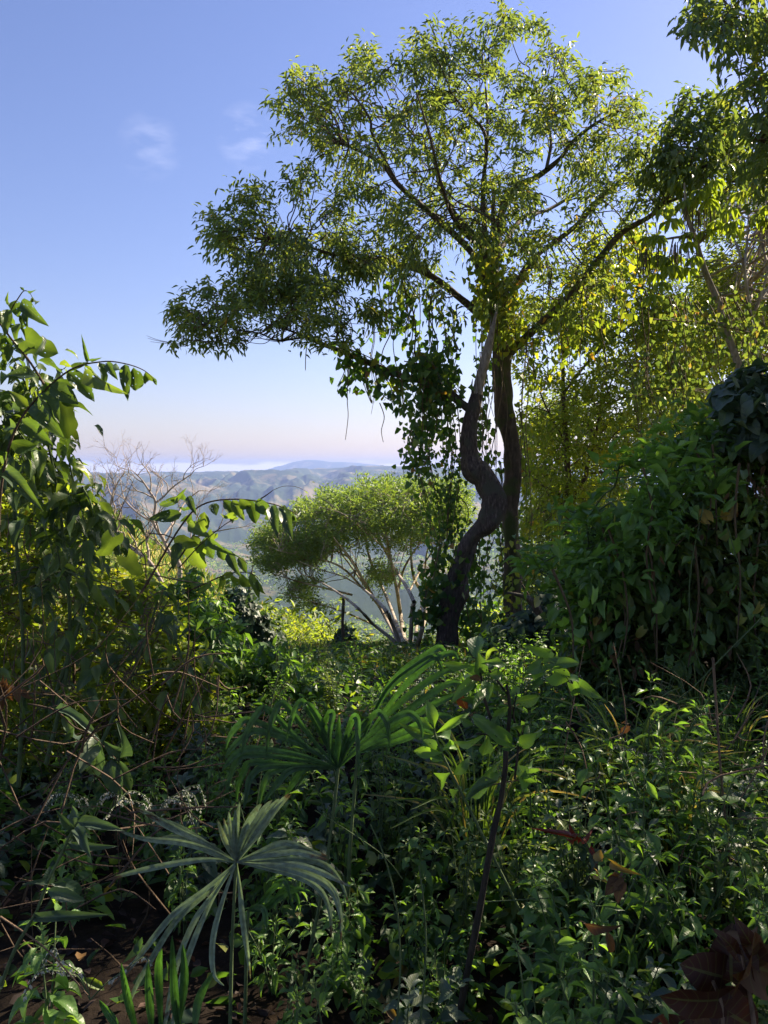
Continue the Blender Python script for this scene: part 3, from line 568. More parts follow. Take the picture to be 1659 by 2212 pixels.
# ------------------------------------------------------------------ trees on the right
CORN = [(-100, [(1510, 1800, 5)]), (-50, [(1500, 1900, 6)]), (0, [(1500, 2000, 7)]), (50, [(1480, 1659, 8), (1659, 2100, 6)]), (100, [(1545, 1600, 7), (1620, 2200, 5)]),
        (150, [(1612, 2300, 6)]), (200, [(1582, 2300, 7)]), (250, [(1590, 2300, 7)]), (300, [(1600, 2300, 6)]), (350, [(1615, 2300, 6)]), (400, [(1625, 2300, 5)]), (450, [(1690, 2300, 6)]),
        (500, [(1700, 2300, 6)]), (550, [(1700, 2300, 6)]), (600, [(1700, 2300, 5)]), (650, [(1700, 2300, 4)]), (700, [(1700, 2300, 3)])]  # unseen crown past the right frame edge is added to shade the foreground
Pc = depth_pts(spans_sample(CORN, 1.9), 9.5, 1.6, (1950, 200), (520, 600))
tree('overhanging_tree', 'dark leaved tree reaching into the picture at its upper right corner', 'tree', V(2050, 1400, 10),
    trunk=[([(2060, 1450, 10), (2050, 1200, 10), (2040, 900, 10), (2020, 600, 10), (2000, 350, 10)], [80, 70, 60, 50, 34])],
    limbs=[([(2020, 600, 10), (1900, 450, 9.8), (1780, 380, 9.6), (1690, 320, 9.5), (1620, 300, 9.4)], [30, 22, 16, 10, 5]),
           ([(2000, 350, 10), (1900, 200, 9.8), (1780, 100, 9.6), (1680, 60, 9.5), (1580, 50, 9.4)], [30, 22, 14, 9, 4]),
           ([(2040, 900, 10), (2150, 700, 9.5), (2220, 500, 9)], [26, 18, 10]), ([(2000, 350, 10), (2060, 150, 10), (2100, -100, 9.6)], [26, 16, 8]),
           ([(2030, 750, 10), (1900, 640, 9.6), (1780, 580, 9.4), (1720, 560, 9.4)], [22, 16, 10, 6]), ([(1900, 200, 9.8), (1850, 0, 9.4), (1800, -150, 9.2)], [18, 12, 6])],
    bark=B_B, own_clumps=Pc, nl=14, ll=.125, lw=.045, nsub=260, spread=.16, droop=.6, leaf='crown', r0=.016, r1=.004, cdir=np.array([0, 0, .2]))
DARKR = [(200, [(1460, 1590, 4)]), (250, [(1440, 1600, 8)]), (300, [(1420, 1610, 8)]), (350, [(1390, 1600, 7)]), (400, [(1470, 1560, 3)])]
Pd = depth_pts(spans_sample(DARKR, 2.5), 12.4, 1.0, (1510, 310), (130, 110))
BRT = [(350, [(1600, 1700, 4)]), (400, [(1540, 1700, 6)]), (450, [(1500, 1700, 6)]), (500, [(1510, 1750, 7)]), (550, [(1440, 1520, 3), (1520, 1780, 8)]), (600, [(1490, 1780, 8)]), (650, [(1490, 1780, 7)]), (700, [(1480, 1700, 6)]), (750, [(1460, 1690, 6)])]
Pb = depth_pts(spans_sample(BRT, 4.2, 50, .2), 19, 2.2, (1630, 600), (180, 220))
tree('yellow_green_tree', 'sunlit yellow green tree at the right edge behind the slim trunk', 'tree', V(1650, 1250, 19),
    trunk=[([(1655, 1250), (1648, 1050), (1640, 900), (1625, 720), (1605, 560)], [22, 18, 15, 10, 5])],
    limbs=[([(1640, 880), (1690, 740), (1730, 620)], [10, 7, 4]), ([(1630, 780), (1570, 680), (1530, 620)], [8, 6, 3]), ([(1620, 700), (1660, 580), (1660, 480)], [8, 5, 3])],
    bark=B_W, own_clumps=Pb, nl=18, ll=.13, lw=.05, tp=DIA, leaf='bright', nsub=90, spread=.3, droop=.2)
slim = tree('slim_tree', 'slim tree with grey knobbly trunk, large divided leaves and hanging seed strings', 'tree', V(1660, 1060, 11.5),
    trunk=[([(1672, 1060), (1640, 900), (1600, 800), (1560, 690), (1553, 656), (1522, 584), (1503, 519), (1484, 465), (1480, 420), (1478, 395)], [24, 20, 17, 15, 14, 13, 11, 9, 5, 3])],
    limbs=[([(1508, 525), (1545, 495), (1587, 465), (1640, 455), (1700, 450)], [9, 8, 6, 5, 3]), ([(1587, 465), (1600, 425), (1625, 400)], [6, 4, 2]), ([(1500, 512), (1470, 512), (1446, 515), (1420, 520), (1388, 530)], [8, 6, 5, 4, 2]),
           ([(1484, 465), (1500, 440), (1530, 425)], [5, 4, 2]), ([(1455, 512), (1445, 560), (1440, 600)], [4, 3, 2])], bark=B_D, d=11.5, bump=.12)
mb = MB(); mg = MB()
for cx_, cy_ in ((1430, 495), (1452, 560), (1440, 605), (1470, 500), (1500, 430), (1530, 420), (1480, 395), (1545, 495), (1590, 450), (1625, 395), (1400, 525), (1475, 590), (1640, 455), (1690, 450), (1430, 575)):
    c_ = V(cx_, cy_, 11.5 + R.normal() * .4); k = 9
    for a_ in range(3):
        cc = c_ + R.normal(size=3) * .12; th = np.arange(k) * 2 * np.pi / k + R.rand() * 6
        dd = np.stack([np.cos(th), np.sin(th), -.55 - .3 * R.rand(k)], -1)
        leaves(mb, OBOV, np.tile(cc, (k, 1)), dd, np.tile([0, 0, 1.], (k, 1)) + R.normal(size=(k, 3)) * .2, .20 + .05 * R.rand(k), .06, .2 + .5 * R.rand(k))
for cx_, cy_ in ((1430, 530), (1500, 450), (1515, 455), (1470, 530), (1395, 540), (1660, 460)):
    for k in range(11):
        p0 = V(cx_ + R.normal() * 14, cy_ + R.normal() * 5, 11.5 + R.normal() * .15); l = .2 + .3 * R.rand()
        mg = MB(); tube(mg, [p0, p0 + [.01, 0, -l * .5], p0 + [R.normal() * .03, R.normal() * .03, -l]], [.006, .008, .004], 4, 2); mg.build('seed_string', B_V, slim)
mb.build('leaves', G['bright'], slim)
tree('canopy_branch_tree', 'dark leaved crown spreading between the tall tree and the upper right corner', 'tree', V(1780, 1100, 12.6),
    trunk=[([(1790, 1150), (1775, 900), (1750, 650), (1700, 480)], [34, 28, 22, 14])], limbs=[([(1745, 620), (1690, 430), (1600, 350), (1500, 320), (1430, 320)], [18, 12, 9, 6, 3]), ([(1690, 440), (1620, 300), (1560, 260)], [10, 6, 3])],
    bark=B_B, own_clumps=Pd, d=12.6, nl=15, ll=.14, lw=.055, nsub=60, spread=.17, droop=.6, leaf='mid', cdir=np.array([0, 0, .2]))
MIDT = [(500, [(1200, 1420, 3)]), (550, [(1150, 1420, 4)]), (600, [(1120, 1440, 5)]), (650, [(1110, 1500, 6)]), (700, [(1110, 1540, 7)]), (750, [(1240, 1560, 7), (1110, 1160, 5)]), (800, [(1120, 1540, 6)]), (850, [(1120, 1560, 6)]),
        (900, [(1120, 1500, 6)]), (950, [(1120, 1420, 5)]), (1000, [(1120, 1380, 5)]), (1050, [(1120, 1320, 5)]), (1100, [(1120, 1280, 4)])]
Pm = depth_pts(spans_sample(MIDT, 4.2, 50, .25), 17.5, 2.6, (1330, 860), (300, 300))
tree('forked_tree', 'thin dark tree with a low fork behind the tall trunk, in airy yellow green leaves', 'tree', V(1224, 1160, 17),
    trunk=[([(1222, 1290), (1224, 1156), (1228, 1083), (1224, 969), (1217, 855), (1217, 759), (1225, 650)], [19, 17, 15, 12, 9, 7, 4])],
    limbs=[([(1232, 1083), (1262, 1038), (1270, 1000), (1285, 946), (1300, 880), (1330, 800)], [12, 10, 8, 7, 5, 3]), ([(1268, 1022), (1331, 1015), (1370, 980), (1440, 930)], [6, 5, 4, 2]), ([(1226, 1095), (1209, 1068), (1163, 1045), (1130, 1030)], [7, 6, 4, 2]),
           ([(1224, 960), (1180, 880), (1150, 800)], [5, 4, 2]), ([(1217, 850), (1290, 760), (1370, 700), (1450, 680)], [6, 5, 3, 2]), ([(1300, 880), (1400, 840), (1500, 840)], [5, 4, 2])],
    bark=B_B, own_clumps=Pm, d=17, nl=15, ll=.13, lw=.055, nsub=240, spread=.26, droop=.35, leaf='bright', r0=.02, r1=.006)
BACK = [(600, [(1420, 1600, 5)]), (650, [(1400, 1659, 6)]), (700, [(1380, 1659, 7)]), (750, [(1380, 1659, 7)]), (800, [(1400, 1659, 7)]), (850, [(1120, 1400, 4), (1400, 1659, 7)]), (900, [(1120, 1400, 6), (1400, 1659, 6)]), (950, [(1120, 1500, 6)]), (1000, [(1110, 1380, 7)]), (1050, [(1110, 1380, 8)]), (1100, [(1110, 1380, 8)]), (1150, [(1110, 1340, 8)]), (1200, [(1100, 1280, 8)]), (1250, [(1090, 1260, 8)])]
Pk = depth_pts(spans_sample(BACK, 3.4, 50, .25), 23, 3, (1300, 1050), (300, 330))
tree('background_tree', 'broad rounded tree filling the gap between the tall trunk and the right shrubs', 'tree', V(1330, 1300, 23),
    trunk=[([(1330, 1330), (1335, 1200), (1330, 1080), (1350, 960), (1400, 860)], [22, 19, 15, 10, 5])], limbs=[([(1332, 1150), (1260, 1080), (1180, 1030)], [9, 6, 3]), ([(1335, 1050), (1420, 960), (1520, 860), (1600, 820)], [9, 7, 5, 3]), ([(1340, 1180), (1240, 1180), (1150, 1200)], [8, 6, 3])],
    bark=B_W, own_clumps=Pk, d=23, nl=18, ll=.19, lw=.08, nsub=140, spread=.4, droop=.3, leaf='mid', r0=.025, r1=.008)
# ------------------------------------------------------------------ climbing vines
def strand_leaves(cb, P, dens, ln, tp, spread=.06):
    P = np.asarray(P); seg_ = np.linalg.norm(np.diff(P, axis=0), axis=1); L_ = seg_.sum(); n = max(2, int(L_ * dens))
    t_ = np.sort(R.rand(n)) * L_; cum = np.concatenate([[0], np.cumsum(seg_)])
    p = np.stack([np.interp(t_, cum, P[:, k]) for k in range(3)], -1) + R.normal(size=(n, 3)) * spread
    d = nrm(np.array([0, 0, -1.0]) + rdir(n) * .75)
    leaves(cb, tp, p, d, nrm(np.array([0, -1, .3]) + rdir(n) * .9), ln * (.5 + .7 * R.rand(n)), ln * .85 * (.5 + .7 * R.rand(n)), R.rand(n))
def curtain(name, label, strands, ln=.12, dens=26, spread=.1, tp=HEARTLO, leaf='vine', bark=B_V, sub=3, jx=9, d=13, cat='vine', group=None):
    r_ = thing(name, label, cat, V(*strands[0][0][:2], d), group)
    tb = MB(); cb = MB()
    for st in strands:
        for s_ in range(sub):
            j = R.normal() * jx; dz = R.normal() * .25
            pts = [V(q[0] + j + R.normal() * 7, q[1], (q[2] if len(q) > 2 else d) + dz) for q in st]
            P, q_ = tube(tb, pts, np.linspace(.010, .005, len(pts)), 4, 5); strand_leaves(cb, P, dens, ln, tp, spread)
    tb.build('stems', bark, r_); cb.build('leaves', G[leaf], r_); return r_
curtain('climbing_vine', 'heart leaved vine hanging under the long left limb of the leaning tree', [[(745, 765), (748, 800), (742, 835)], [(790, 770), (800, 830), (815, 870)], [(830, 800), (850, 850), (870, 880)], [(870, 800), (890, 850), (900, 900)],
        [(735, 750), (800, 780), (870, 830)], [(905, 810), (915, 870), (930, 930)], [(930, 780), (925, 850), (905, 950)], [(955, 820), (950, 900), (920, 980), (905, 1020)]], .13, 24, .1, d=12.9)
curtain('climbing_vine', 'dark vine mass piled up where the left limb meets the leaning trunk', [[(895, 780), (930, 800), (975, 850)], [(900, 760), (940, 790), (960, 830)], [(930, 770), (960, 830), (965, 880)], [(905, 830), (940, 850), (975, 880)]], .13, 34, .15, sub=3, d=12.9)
curtain('climbing_vine', 'curtain of vines dropping from the tall tree left of its crown base', [[(820, 600), (830, 680), (800, 740)], [(850, 590), (860, 660), (850, 720)], [(880, 600), (885, 680), (880, 740)], [(910, 610), (920, 690), (910, 780)], [(940, 640), (945, 720), (940, 770)], [(965, 660), (970, 740), (960, 830)], [(990, 690), (992, 760), (985, 850)], [(870, 640), (840, 700), (790, 720)]], .13, 15, .09, sub=2, jx=12, d=13.6)
curtain('climbing_vine', 'leafy vine screen standing left of the leaning trunk above the umbrella tree', [[(900, 930), (905, 1000), (925, 1080), (950, 1180)], [(925, 900), (930, 1000), (945, 1100), (955, 1200)], [(950, 880), (960, 980), (965, 1080), (960, 1180)], [(980, 870), (985, 960), (985, 1060), (975, 1160)], [(895, 900), (893, 960), (900, 1010)], [(960, 1050), (990, 1100), (985, 1180)]], .10, 20, .10, sub=3, jx=11, d=13.4)
curtain('climbing_vine', 'vines and leaves filling the space between the two big trunks', [[(1045, 760), (1050, 850), (1055, 950), (1070, 1010)], [(1060, 700), (1062, 800), (1070, 900)], [(1035, 880), (1045, 960), (1060, 1020)], [(1080, 1000), (1085, 1100), (1075, 1200), (1060, 1300)], [(1030, 1160), (1025, 1230), (1015, 1300), (1000, 1380)], [(1060, 1160), (1055, 1240), (1040, 1330)], [(1085, 1120), (1088, 1200), (1090, 1300)]], .12, 20, .10, sub=2, jx=7, d=14.4)
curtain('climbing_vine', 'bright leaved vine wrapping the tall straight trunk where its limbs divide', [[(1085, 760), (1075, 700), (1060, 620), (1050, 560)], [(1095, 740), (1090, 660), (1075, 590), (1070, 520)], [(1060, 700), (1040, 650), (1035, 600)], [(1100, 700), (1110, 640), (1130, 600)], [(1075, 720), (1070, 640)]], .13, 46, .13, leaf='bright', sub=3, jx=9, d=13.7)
curtain('climbing_vine', 'vine with narrow leaves clinging to the right side of the tall trunk', [[(1118, 870), (1125, 950), (1130, 1050), (1128, 1150)], [(1128, 1100), (1125, 1180), (1120, 1280)], [(1100, 1180), (1108, 1250), (1105, 1330)]], .12, 34, .1, tp=HEX, leaf='bright', sub=1, jx=4, d=13.8)
curtain('climbing_vine', 'tangled yellow green vine with dead stems over the branches above the right bank', [[(1460, 640), (1480, 700), (1500, 780)], [(1500, 650), (1530, 720), (1540, 800)], [(1560, 640), (1590, 720), (1600, 790)], [(1610, 640), (1630, 700), (1650, 780)], [(1420, 740), (1430, 820), (1450, 900)], [(1480, 780), (1500, 850), (1510, 930)], [(1380, 780), (1390, 860), (1400, 950)], [(1430, 690), (1530, 700), (1640, 720)], [(1400, 860), (1480, 840), (1560, 850)]], .09, 30, .14, leaf='mid', sub=4, jx=18, d=11.8)
curtain('climbing_vine', 'green vine smothering the foot of the leaning tree', [[(1000, 1180), (985, 1230), (965, 1290), (945, 1350)], [(960, 1180), (945, 1240), (935, 1300), (930, 1380)], [(1035, 1150), (1020, 1200), (1010, 1260)], [(940, 1200), (935, 1260), (930, 1340)], [(1000, 1290), (1010, 1350), (1005, 1420)], [(1030, 1300), (1040, 1360), (1030, 1430)]], .13, 28, .11, leaf='vine', sub=3, jx=9, d=12.9)
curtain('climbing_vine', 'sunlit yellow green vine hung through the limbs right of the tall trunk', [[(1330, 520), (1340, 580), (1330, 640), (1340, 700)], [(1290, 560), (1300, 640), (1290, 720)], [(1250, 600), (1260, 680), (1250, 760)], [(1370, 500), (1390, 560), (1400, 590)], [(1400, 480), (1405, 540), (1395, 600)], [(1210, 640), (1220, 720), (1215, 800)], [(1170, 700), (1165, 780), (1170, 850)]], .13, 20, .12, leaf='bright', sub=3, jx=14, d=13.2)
# bare hanging lianas, one by one
for k in range(38):
    x = [R.uniform(740, 1000), R.uniform(1120, 1420), R.uniform(1020, 1140)][k % 3]
    y0 = R.uniform(600, 780) if x < 1000 else (R.uniform(480, 760) if x > 1140 else R.uniform(640, 760)); ln = R.uniform(90, 230) if x < 1000 or x > 1140 else R.uniform(250, 480)
    d_ = R.uniform(12.6, 14.6); mb = MB(); s_ = R.normal() * 10
    P = [V(x, y0, d_), V(x + s_ * .3 + R.normal() * 5, y0 + ln * .2, d_), V(x + s_ * .6 + R.normal() * 7, y0 + ln * .45, d_), V(x + s_ + R.normal() * 7, y0 + ln * .7, d_), V(x + s_ + R.normal() * 6, y0 + ln, d_)]
    r_ = R.uniform(.005, .012) if ln < 260 else R.uniform(.005, .011)
    tube(mb, P, [r_, r_, r_, r_ * .8, r_ * .4], 4, 6)
    tag(mb.build('liana', B_V), 'thin bare liana hanging straight down among the trunks and limbs', 'liana', 'bare lianas hanging from the big trees')
for k, (pts, lab) in enumerate((([(752, 790), (750, 860), (752, 900), (746, 950)], 'long bare liana dangling alone in the sky, leftmost of all lianas'), ([(820, 870), (830, 900), (824, 930), (828, 955)], 'short bare liana dangling over the horizon below the vine leaves'),
                                ([(662, 750), (660, 780), (660, 800)], 'tiny liana with a knot at its end under the low left branch'))):
    mb = MB(); limb(mb, pts, 12.8, [2.2, 1.8, 1.5, 1.2][:len(pts)], 4); tag(mb.build('liana', B_V), lab, 'liana')
# ------------------------------------------------------------------ bushes on the slope
def dome(name, label, cat, base, rad3, tp, leaf, n, ln, wd, droop=.9, noise=.35, kind_seed=0, group=None, inner=.35, stems=7, top=None):
    root = thing(name, label, cat, base, group); b = np.array(base, float); rad3 = np.array(rad3, float)
    u = rdir(n); u[:, 2] = np.abs(u[:, 2]) * 1.0 - .15 * R.rand(n)
    s_ = 1 + noise * fbm(u[:, 0] * 2.2 + kind_seed, u[:, 1] * 2.2 + u[:, 2] * 1.7, 4, kind_seed) * 2
    rr = np.where(R.rand(n) < inner, .45 + .5 * R.rand(n), .86 + .18 * R.rand(n)) * s_
    p = b + u * rr[:, None] * rad3
    d = nrm(u * .75 + rdir(n) * .55 + np.array([0, 0, -droop])); nn = nrm(u * 1.0 + rdir(n) * .55 + [0, 0, .4])
    cb = MB(); l_ = ln * (.55 + .7 * R.rand(n)); cl = fbm(u[:, 0] * 3 + 9, u[:, 2] * 3 + u[:, 1] * 2, 2, 4) + .5
    leaves(cb, tp, p, d, nn, l_, wd / ln * l_, np.clip(.5 * cl + .5 * R.rand(n), 0, 1))
    tb = MB()
    for k in range(stems):
        u_ = rdir(1)[0]; u_[2] = abs(u_[2]) + .3; e = b + u_ * rad3 * .95
        tube(tb, [b + R.normal(size=3) * .05, b + u_ * rad3 * np.array([.35, .35, .6]), e], [.03 * rad3[2], .018 * rad3[2], .006], 5, 4)
    tb.build('stems', B_T, root); cb.build('foliage', G[leaf], root); return root
def on(x, y): return (x, y, gz(x, y))
def on_v(xv, d):      # a spot on the ground at depth d in the photo's column xv
    x = (xv - CX) / F * d; return (x, d, gz(x, d))
def hgt(b, yv): return V(829, yv, b[1])[2] - b[2]
for lab, xv, d, yt, wpx, leaf, tp, ln in (
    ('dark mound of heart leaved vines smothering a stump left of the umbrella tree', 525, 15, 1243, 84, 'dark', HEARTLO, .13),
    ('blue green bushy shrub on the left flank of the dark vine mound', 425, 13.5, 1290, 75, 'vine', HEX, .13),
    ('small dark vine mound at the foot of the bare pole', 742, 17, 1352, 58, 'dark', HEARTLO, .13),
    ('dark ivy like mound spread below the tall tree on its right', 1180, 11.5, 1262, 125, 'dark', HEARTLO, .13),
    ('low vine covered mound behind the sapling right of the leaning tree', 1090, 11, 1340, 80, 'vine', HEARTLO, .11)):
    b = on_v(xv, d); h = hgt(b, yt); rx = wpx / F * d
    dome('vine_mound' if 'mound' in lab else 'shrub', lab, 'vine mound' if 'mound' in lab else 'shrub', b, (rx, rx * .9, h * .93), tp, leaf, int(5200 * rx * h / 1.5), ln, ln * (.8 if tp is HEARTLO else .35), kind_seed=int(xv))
mb = MB(); b = on_v(742, 16.6)
limb(mb, [(745, 1450), (744, 1400), (740, 1350), (742, 1300), (740, 1292)], 16.2, [9, 8, 7, 7, 6], 10, .1); tag(mb.build('dead_pole', B_B), 'bare broken pole of a dead tree rising from the small vine mound', 'dead tree')
mb = MB(); limb(mb, [(1095, 1280), (1130, 1288), (1150, 1300), (1165, 1325)], 10.6, [5, 10, 15, 17], 12, .2)
tag(mb.build('fallen_log', B_A), 'broken brown log lying on the dark mound right of the tall trunk', 'log')
SL = []
for k, (leaf, tp, ln, wd, n) in enumerate((('fine', HEX, .16, .06, 1500), ('bright', HEX, .17, .08, 1300), ('vine', HEARTLO, .15, .13, 1300))):
    SL.append(dome('slope_shrub', '', 'shrub', (0, 0, 0), (1.3, 1.3, 1.25), tp, leaf, n, ln, wd, .4, .45, k + 3, inner=.4))
labs = ('fine leaved green shrub growing on the slope beyond the undergrowth', 'sunlit yellow green shrub growing on the slope beyond the undergrowth', 'broad leaved dark green shrub growing on the slope beyond the undergrowth')
spots = []
for y in np.arange(13.5, 40, 2.3):
    for xv in np.arange(300, 1250, 1662 / y * 1.7):
        x = (xv + R.uniform(-30, 30) - CX) / F * y; 
        spots.append((x, y + R.uniform(-.8, .8), 0))
for xv, y_, yt in ((575, 24, 1325), (625, 21, 1345), (668, 26, 1330), (700, 20, 1385), (640, 30, 1300), (770, 24, 1395), (810, 22, 1400), (600, 18, 1375), (720, 30, 1350), (540, 27, 1320), (500, 22, 1335), (830, 30, 1375)): spots.append(((xv - CX) / F * y_, y_, yt))
first = [True] * 3
for k, (x, y, _) in enumerate(spots):
    if 470 < CX + x / y * F < 590 and y < 17: continue
    b = on(x, y); t_ = R.choice(3, p=(.3, .52, .18) if y > 15 else (.35, .2, .45))
    xv = CX + x / y * F; lim = np.interp(xv, [300, 500, 600, 700, 800, 1000, 1250], [1290, 1320, 1375, 1405, 1418, 1390, 1240]) + R.uniform(-30, 35)
    if _: lim = _; t_ = 1 if xv < 720 else 0
    s_ = np.clip(hgt(b, lim) / 1.3, .35, 1.9 if not _ else 3.2)
    if first[t_]: r_ = SL[t_]; r_.location = Vector(b); r_.scale = (s_,) * 3; r_['label'] = labs[t_]; r_['group'] = 'shrubs on the slope, kind %s' % ('fine leaved', 'yellow green', 'broad leaved')[t_]; first[t_] = False
    else: copy_thing(SL[t_], b, R.rand() * 6, s_)
# ------------------------------------------------------------------ close shrubs with whorls of big leaves
def whorls(name, label, cat, base, rows, k, d, T, c, r, tp, leaf, nl, ln, wd, root_pts, nsub=40, droop=.4, spread=.1, h=50, bark=B_G, cdir=(0, 0, .6), jit=.25, rtop=.02, gapq=.15):
    root = thing(name, label, cat, base)
    P = depth_pts(spans_sample(rows, k, h, gapq), d, T, c, r)
    tb = MB(); Ls = []
    for pts in root_pts:
        PP, q_ = limb(tb, pts, d, np.linspace(10, 4, len(pts)), 6, .05); Ls.append(PP)
    D = twigs(tb, P, np.concatenate(Ls), None, nsub, rtop * .6, .005)
    tb.build('stems', bark, root)
    cb = MB(); D = nrm(D + np.array(cdir)); sprays(cb, P, D, nl, ln, wd, tp, spread, droop, jit=jit); cb.build('foliage', G[leaf], root)
    return root
RS = [(860, [(1560, 1640, 1.5)]), (910, [(1500, 1640, 4), (1430, 1500, 1.2)]), (950, [(1440, 1640, 6), (1375, 1440, 1.3)]), (1000, [(1400, 1590, 6), (1320, 1400, 1.5)]), (1050, [(1330, 1530, 6), (1265, 1330, 1.5)]), (1100, [(1270, 1470, 6), (1195, 1270, 1.3)]), (1150, [(1240, 1430, 6), (1170, 1240, 1.2)]), (1200, [(1220, 1400, 6), (1150, 1220, 1)]), (1250, [(1200, 1370, 5)]), (1300, [(1220, 1350, 4)]), (1350, [(1240, 1340, 2)])]
whorls('shrub', 'tall shrub with glossy lance shaped leaves covering the right bank', 'shrub', V(1480, 1560, 6.5), RS, 1.5, 6.3, 1.2, (1420, 1130), (260, 230), LANCE + LANCEF, 'shrub', 11, .155, .052,
       [[(1490, 1560), (1480, 1350), (1500, 1150), (1530, 980)], [(1480, 1500), (1400, 1300), (1330, 1180), (1270, 1120)], [(1480, 1400), (1420, 1200), (1420, 1060)], [(1480, 1500), (1380, 1380), (1280, 1300)]], 70, .1, cdir=(-.3, -.3, .5), jit=.6, gapq=.33)
whorls('shrub', 'small leaved shrub with thin upright shoots growing through the glossy shrub', 'shrub', V(1440, 1600, 5.9), RS, 1.0, 6.0, .9, (1420, 1130), (280, 250), OVATE, 'herb', 10, .085, .04,
       [[(1440, 1600), (1400, 1350), (1360, 1150)], [(1480, 1500), (1520, 1250), (1540, 1000)], [(1440, 1500), (1300, 1350), (1250, 1200)]], 60, .3, .14, jit=.5, gapq=.4, cdir=(0, 0, 1))
whorls('creeper', 'mixed creeper with heart shaped leaves scrambling through the glossy shrub on the right bank', 'creeper', V(1500, 1600, 6.2), RS, .10, 6.0, .8, (1420, 1130), (280, 250), HEART, 'herb', 5, .12, .09,
       [[(1500, 1600), (1480, 1350), (1440, 1150), (1520, 980)], [(1480, 1500), (1330, 1350), (1270, 1200)]], 40, .6, .16, jit=.6)
curtain('creeper', 'loose creeper with heart shaped leaves draped down the face of the right bank', [[(1420, 1010), (1440, 1100), (1430, 1200), (1450, 1300)], [(1520, 960), (1540, 1060), (1530, 1180)], [(1600, 1000), (1590, 1120), (1610, 1250), (1600, 1380)], [(1300, 1140), (1330, 1230), (1340, 1330), (1330, 1420)], [(1390, 1180), (1400, 1300), (1410, 1430)], [(1500, 1180), (1510, 1300), (1500, 1440)], [(1650, 1150), (1640, 1300), (1650, 1420)], [(1230, 1230), (1260, 1330), (1270, 1420)]], .10, 16, .10, tp=HEART, leaf='herb', sub=2, jx=22, d=5.4, cat='creeper')
mb = MB(); n = 170; xy = np.stack([R.uniform(1230, 1659, n), R.uniform(1000, 1520, n)], -1); xy = xy[xy[:, 1] > 1600 - (xy[:, 0] - 1000) * 1.0 + 20]
leaves(mb, HEX, np.array([V(a_, b_, 5.2 + .9 * R.rand()) for a_, b_ in xy]), rdir(len(xy)) + [0, 0, -1.6], rdir(len(xy)), R.uniform(.06, .12, len(xy)), R.uniform(.02, .05, len(xy)), R.rand(len(xy)))
tag(mb.build('dead_leaves', G['dry']), 'withered brown leaves caught hanging in the creepers of the right bank', 'dead leaves', kind='stuff')
RB = [(980, [(1580, 1700, 5)]), (1050, [(1480, 1700, 5)]), (1100, [(1450, 1700, 6)]), (1150, [(1400, 1700, 6)]), (1200, [(1360, 1700, 6)]), (1250, [(1330, 1700, 6)]), (1300, [(1300, 1700, 6)]), (1350, [(1260, 1700, 6)]), (1400, [(1240, 1700, 6)]), (1450, [(1240, 1700, 5)]), (1500, [(1260, 1700, 5)])]
whorls('shrub', 'dense dark small leaved thicket behind the glossy shrub at the right edge', 'shrub', V(1560, 1620, 6.3), RB, 3.9, 6.3, .8, (1540, 1290), (340, 330), HEX, 'mid', 12, .12, .045,
       [[(1600, 1620), (1590, 1400), (1600, 1150)], [(1500, 1600), (1480, 1400), (1440, 1250)], [(1400, 1600), (1380, 1450), (1340, 1350)], [(1680, 1600), (1690, 1350), (1690, 1100)]], 110, .5, .14, bark=B_T)
RT = [(800, [(1600, 1760, 5)]), (850, [(1560, 1760, 7)]), (900, [(1590, 1760, 6)]), (950, [(1610, 1760, 4)])]
whorls('creeper', 'broad leaved creeper heaped over the bank at the right edge above the glossy shrub', 'creeper', V(1680, 1300, 6), RT, 1.3, 5.9, .5, (1660, 880), (110, 110), HEART, 'grey', 7, .14, .12,
       [[(1700, 1300), (1700, 1100), (1680, 950), (1640, 860)], [(1700, 1100), (1740, 950), (1720, 850)]], 20, .7, .12)
OFFR = [(y, [(1700, 2500, 5)]) for y in range(700, 1700, 50)]  # unseen thicket, its density set by how much light reaches the bank
whorls('shade_thicket', 'unseen tall thicket just beyond the right picture edge, shading the bank', 'thicket', V(2100, 1700, 6.5), OFFR, .6, 6.8, 1.2, (2100, 1200), (450, 520), HEX, 'crown', 12, .16, .06,
       [[(2100, 1700), (2080, 1300), (2100, 900)], [(1850, 1700), (1840, 1300), (1860, 900)], [(2300, 1700), (2320, 1300), (2300, 900)]], 60, .5, .2, bark=B_T)
# left bush
LB = [(700, [(-120, 60, 3)]), (750, [(-120, 110, 4)]), (800, [(-120, 150, 6)]), (850, [(-120, 150, 7)]), (900, [(-120, 140, 7)]), (950, [(-120, 150, 6)]), (1000, [(-60, 165, 6)]), (1050, [(60, 190, 6), (-120, 60, 2)]), (1100, [(90, 205, 5), (-120, 90, 1.5)]),
      (1150, [(120, 240, 5), (-120, 120, 1.5)]), (1200, [(170, 290, 4), (-120, 170, 1.5)]), (1250, [(60, 380, 3)]), (1300, [(40, 400, 3)]), (1350, [(-60, 420, 2)]), (1400, [(-60, 420, 2)]), (1450, [(-60, 400, 1.5)]), (1500, [(-60, 400, 1)]), (1550, [(-60, 400, 1)])]
whorls('shrub', 'large shrub with hanging oval leaves filling the left edge of the picture', 'shrub', V(60, 1700, 4.2), LB, .5, 4.2, .45, (100, 1150), (260, 420), HANG, 'big', 6, .135, .055,
       [[(40, 1700), (50, 1400), (30, 1100), (20, 850)], [(100, 1650), (150, 1400), (130, 1100), (90, 900)], [(200, 1650), (300, 1420), (340, 1300)], [(-60, 1700), (-80, 1300), (-60, 900)], [(120, 1500), (190, 1250), (150, 1000)]], 34, .6, .14, cdir=(.3, -.2, .1), bark=B_G, jit=.4)
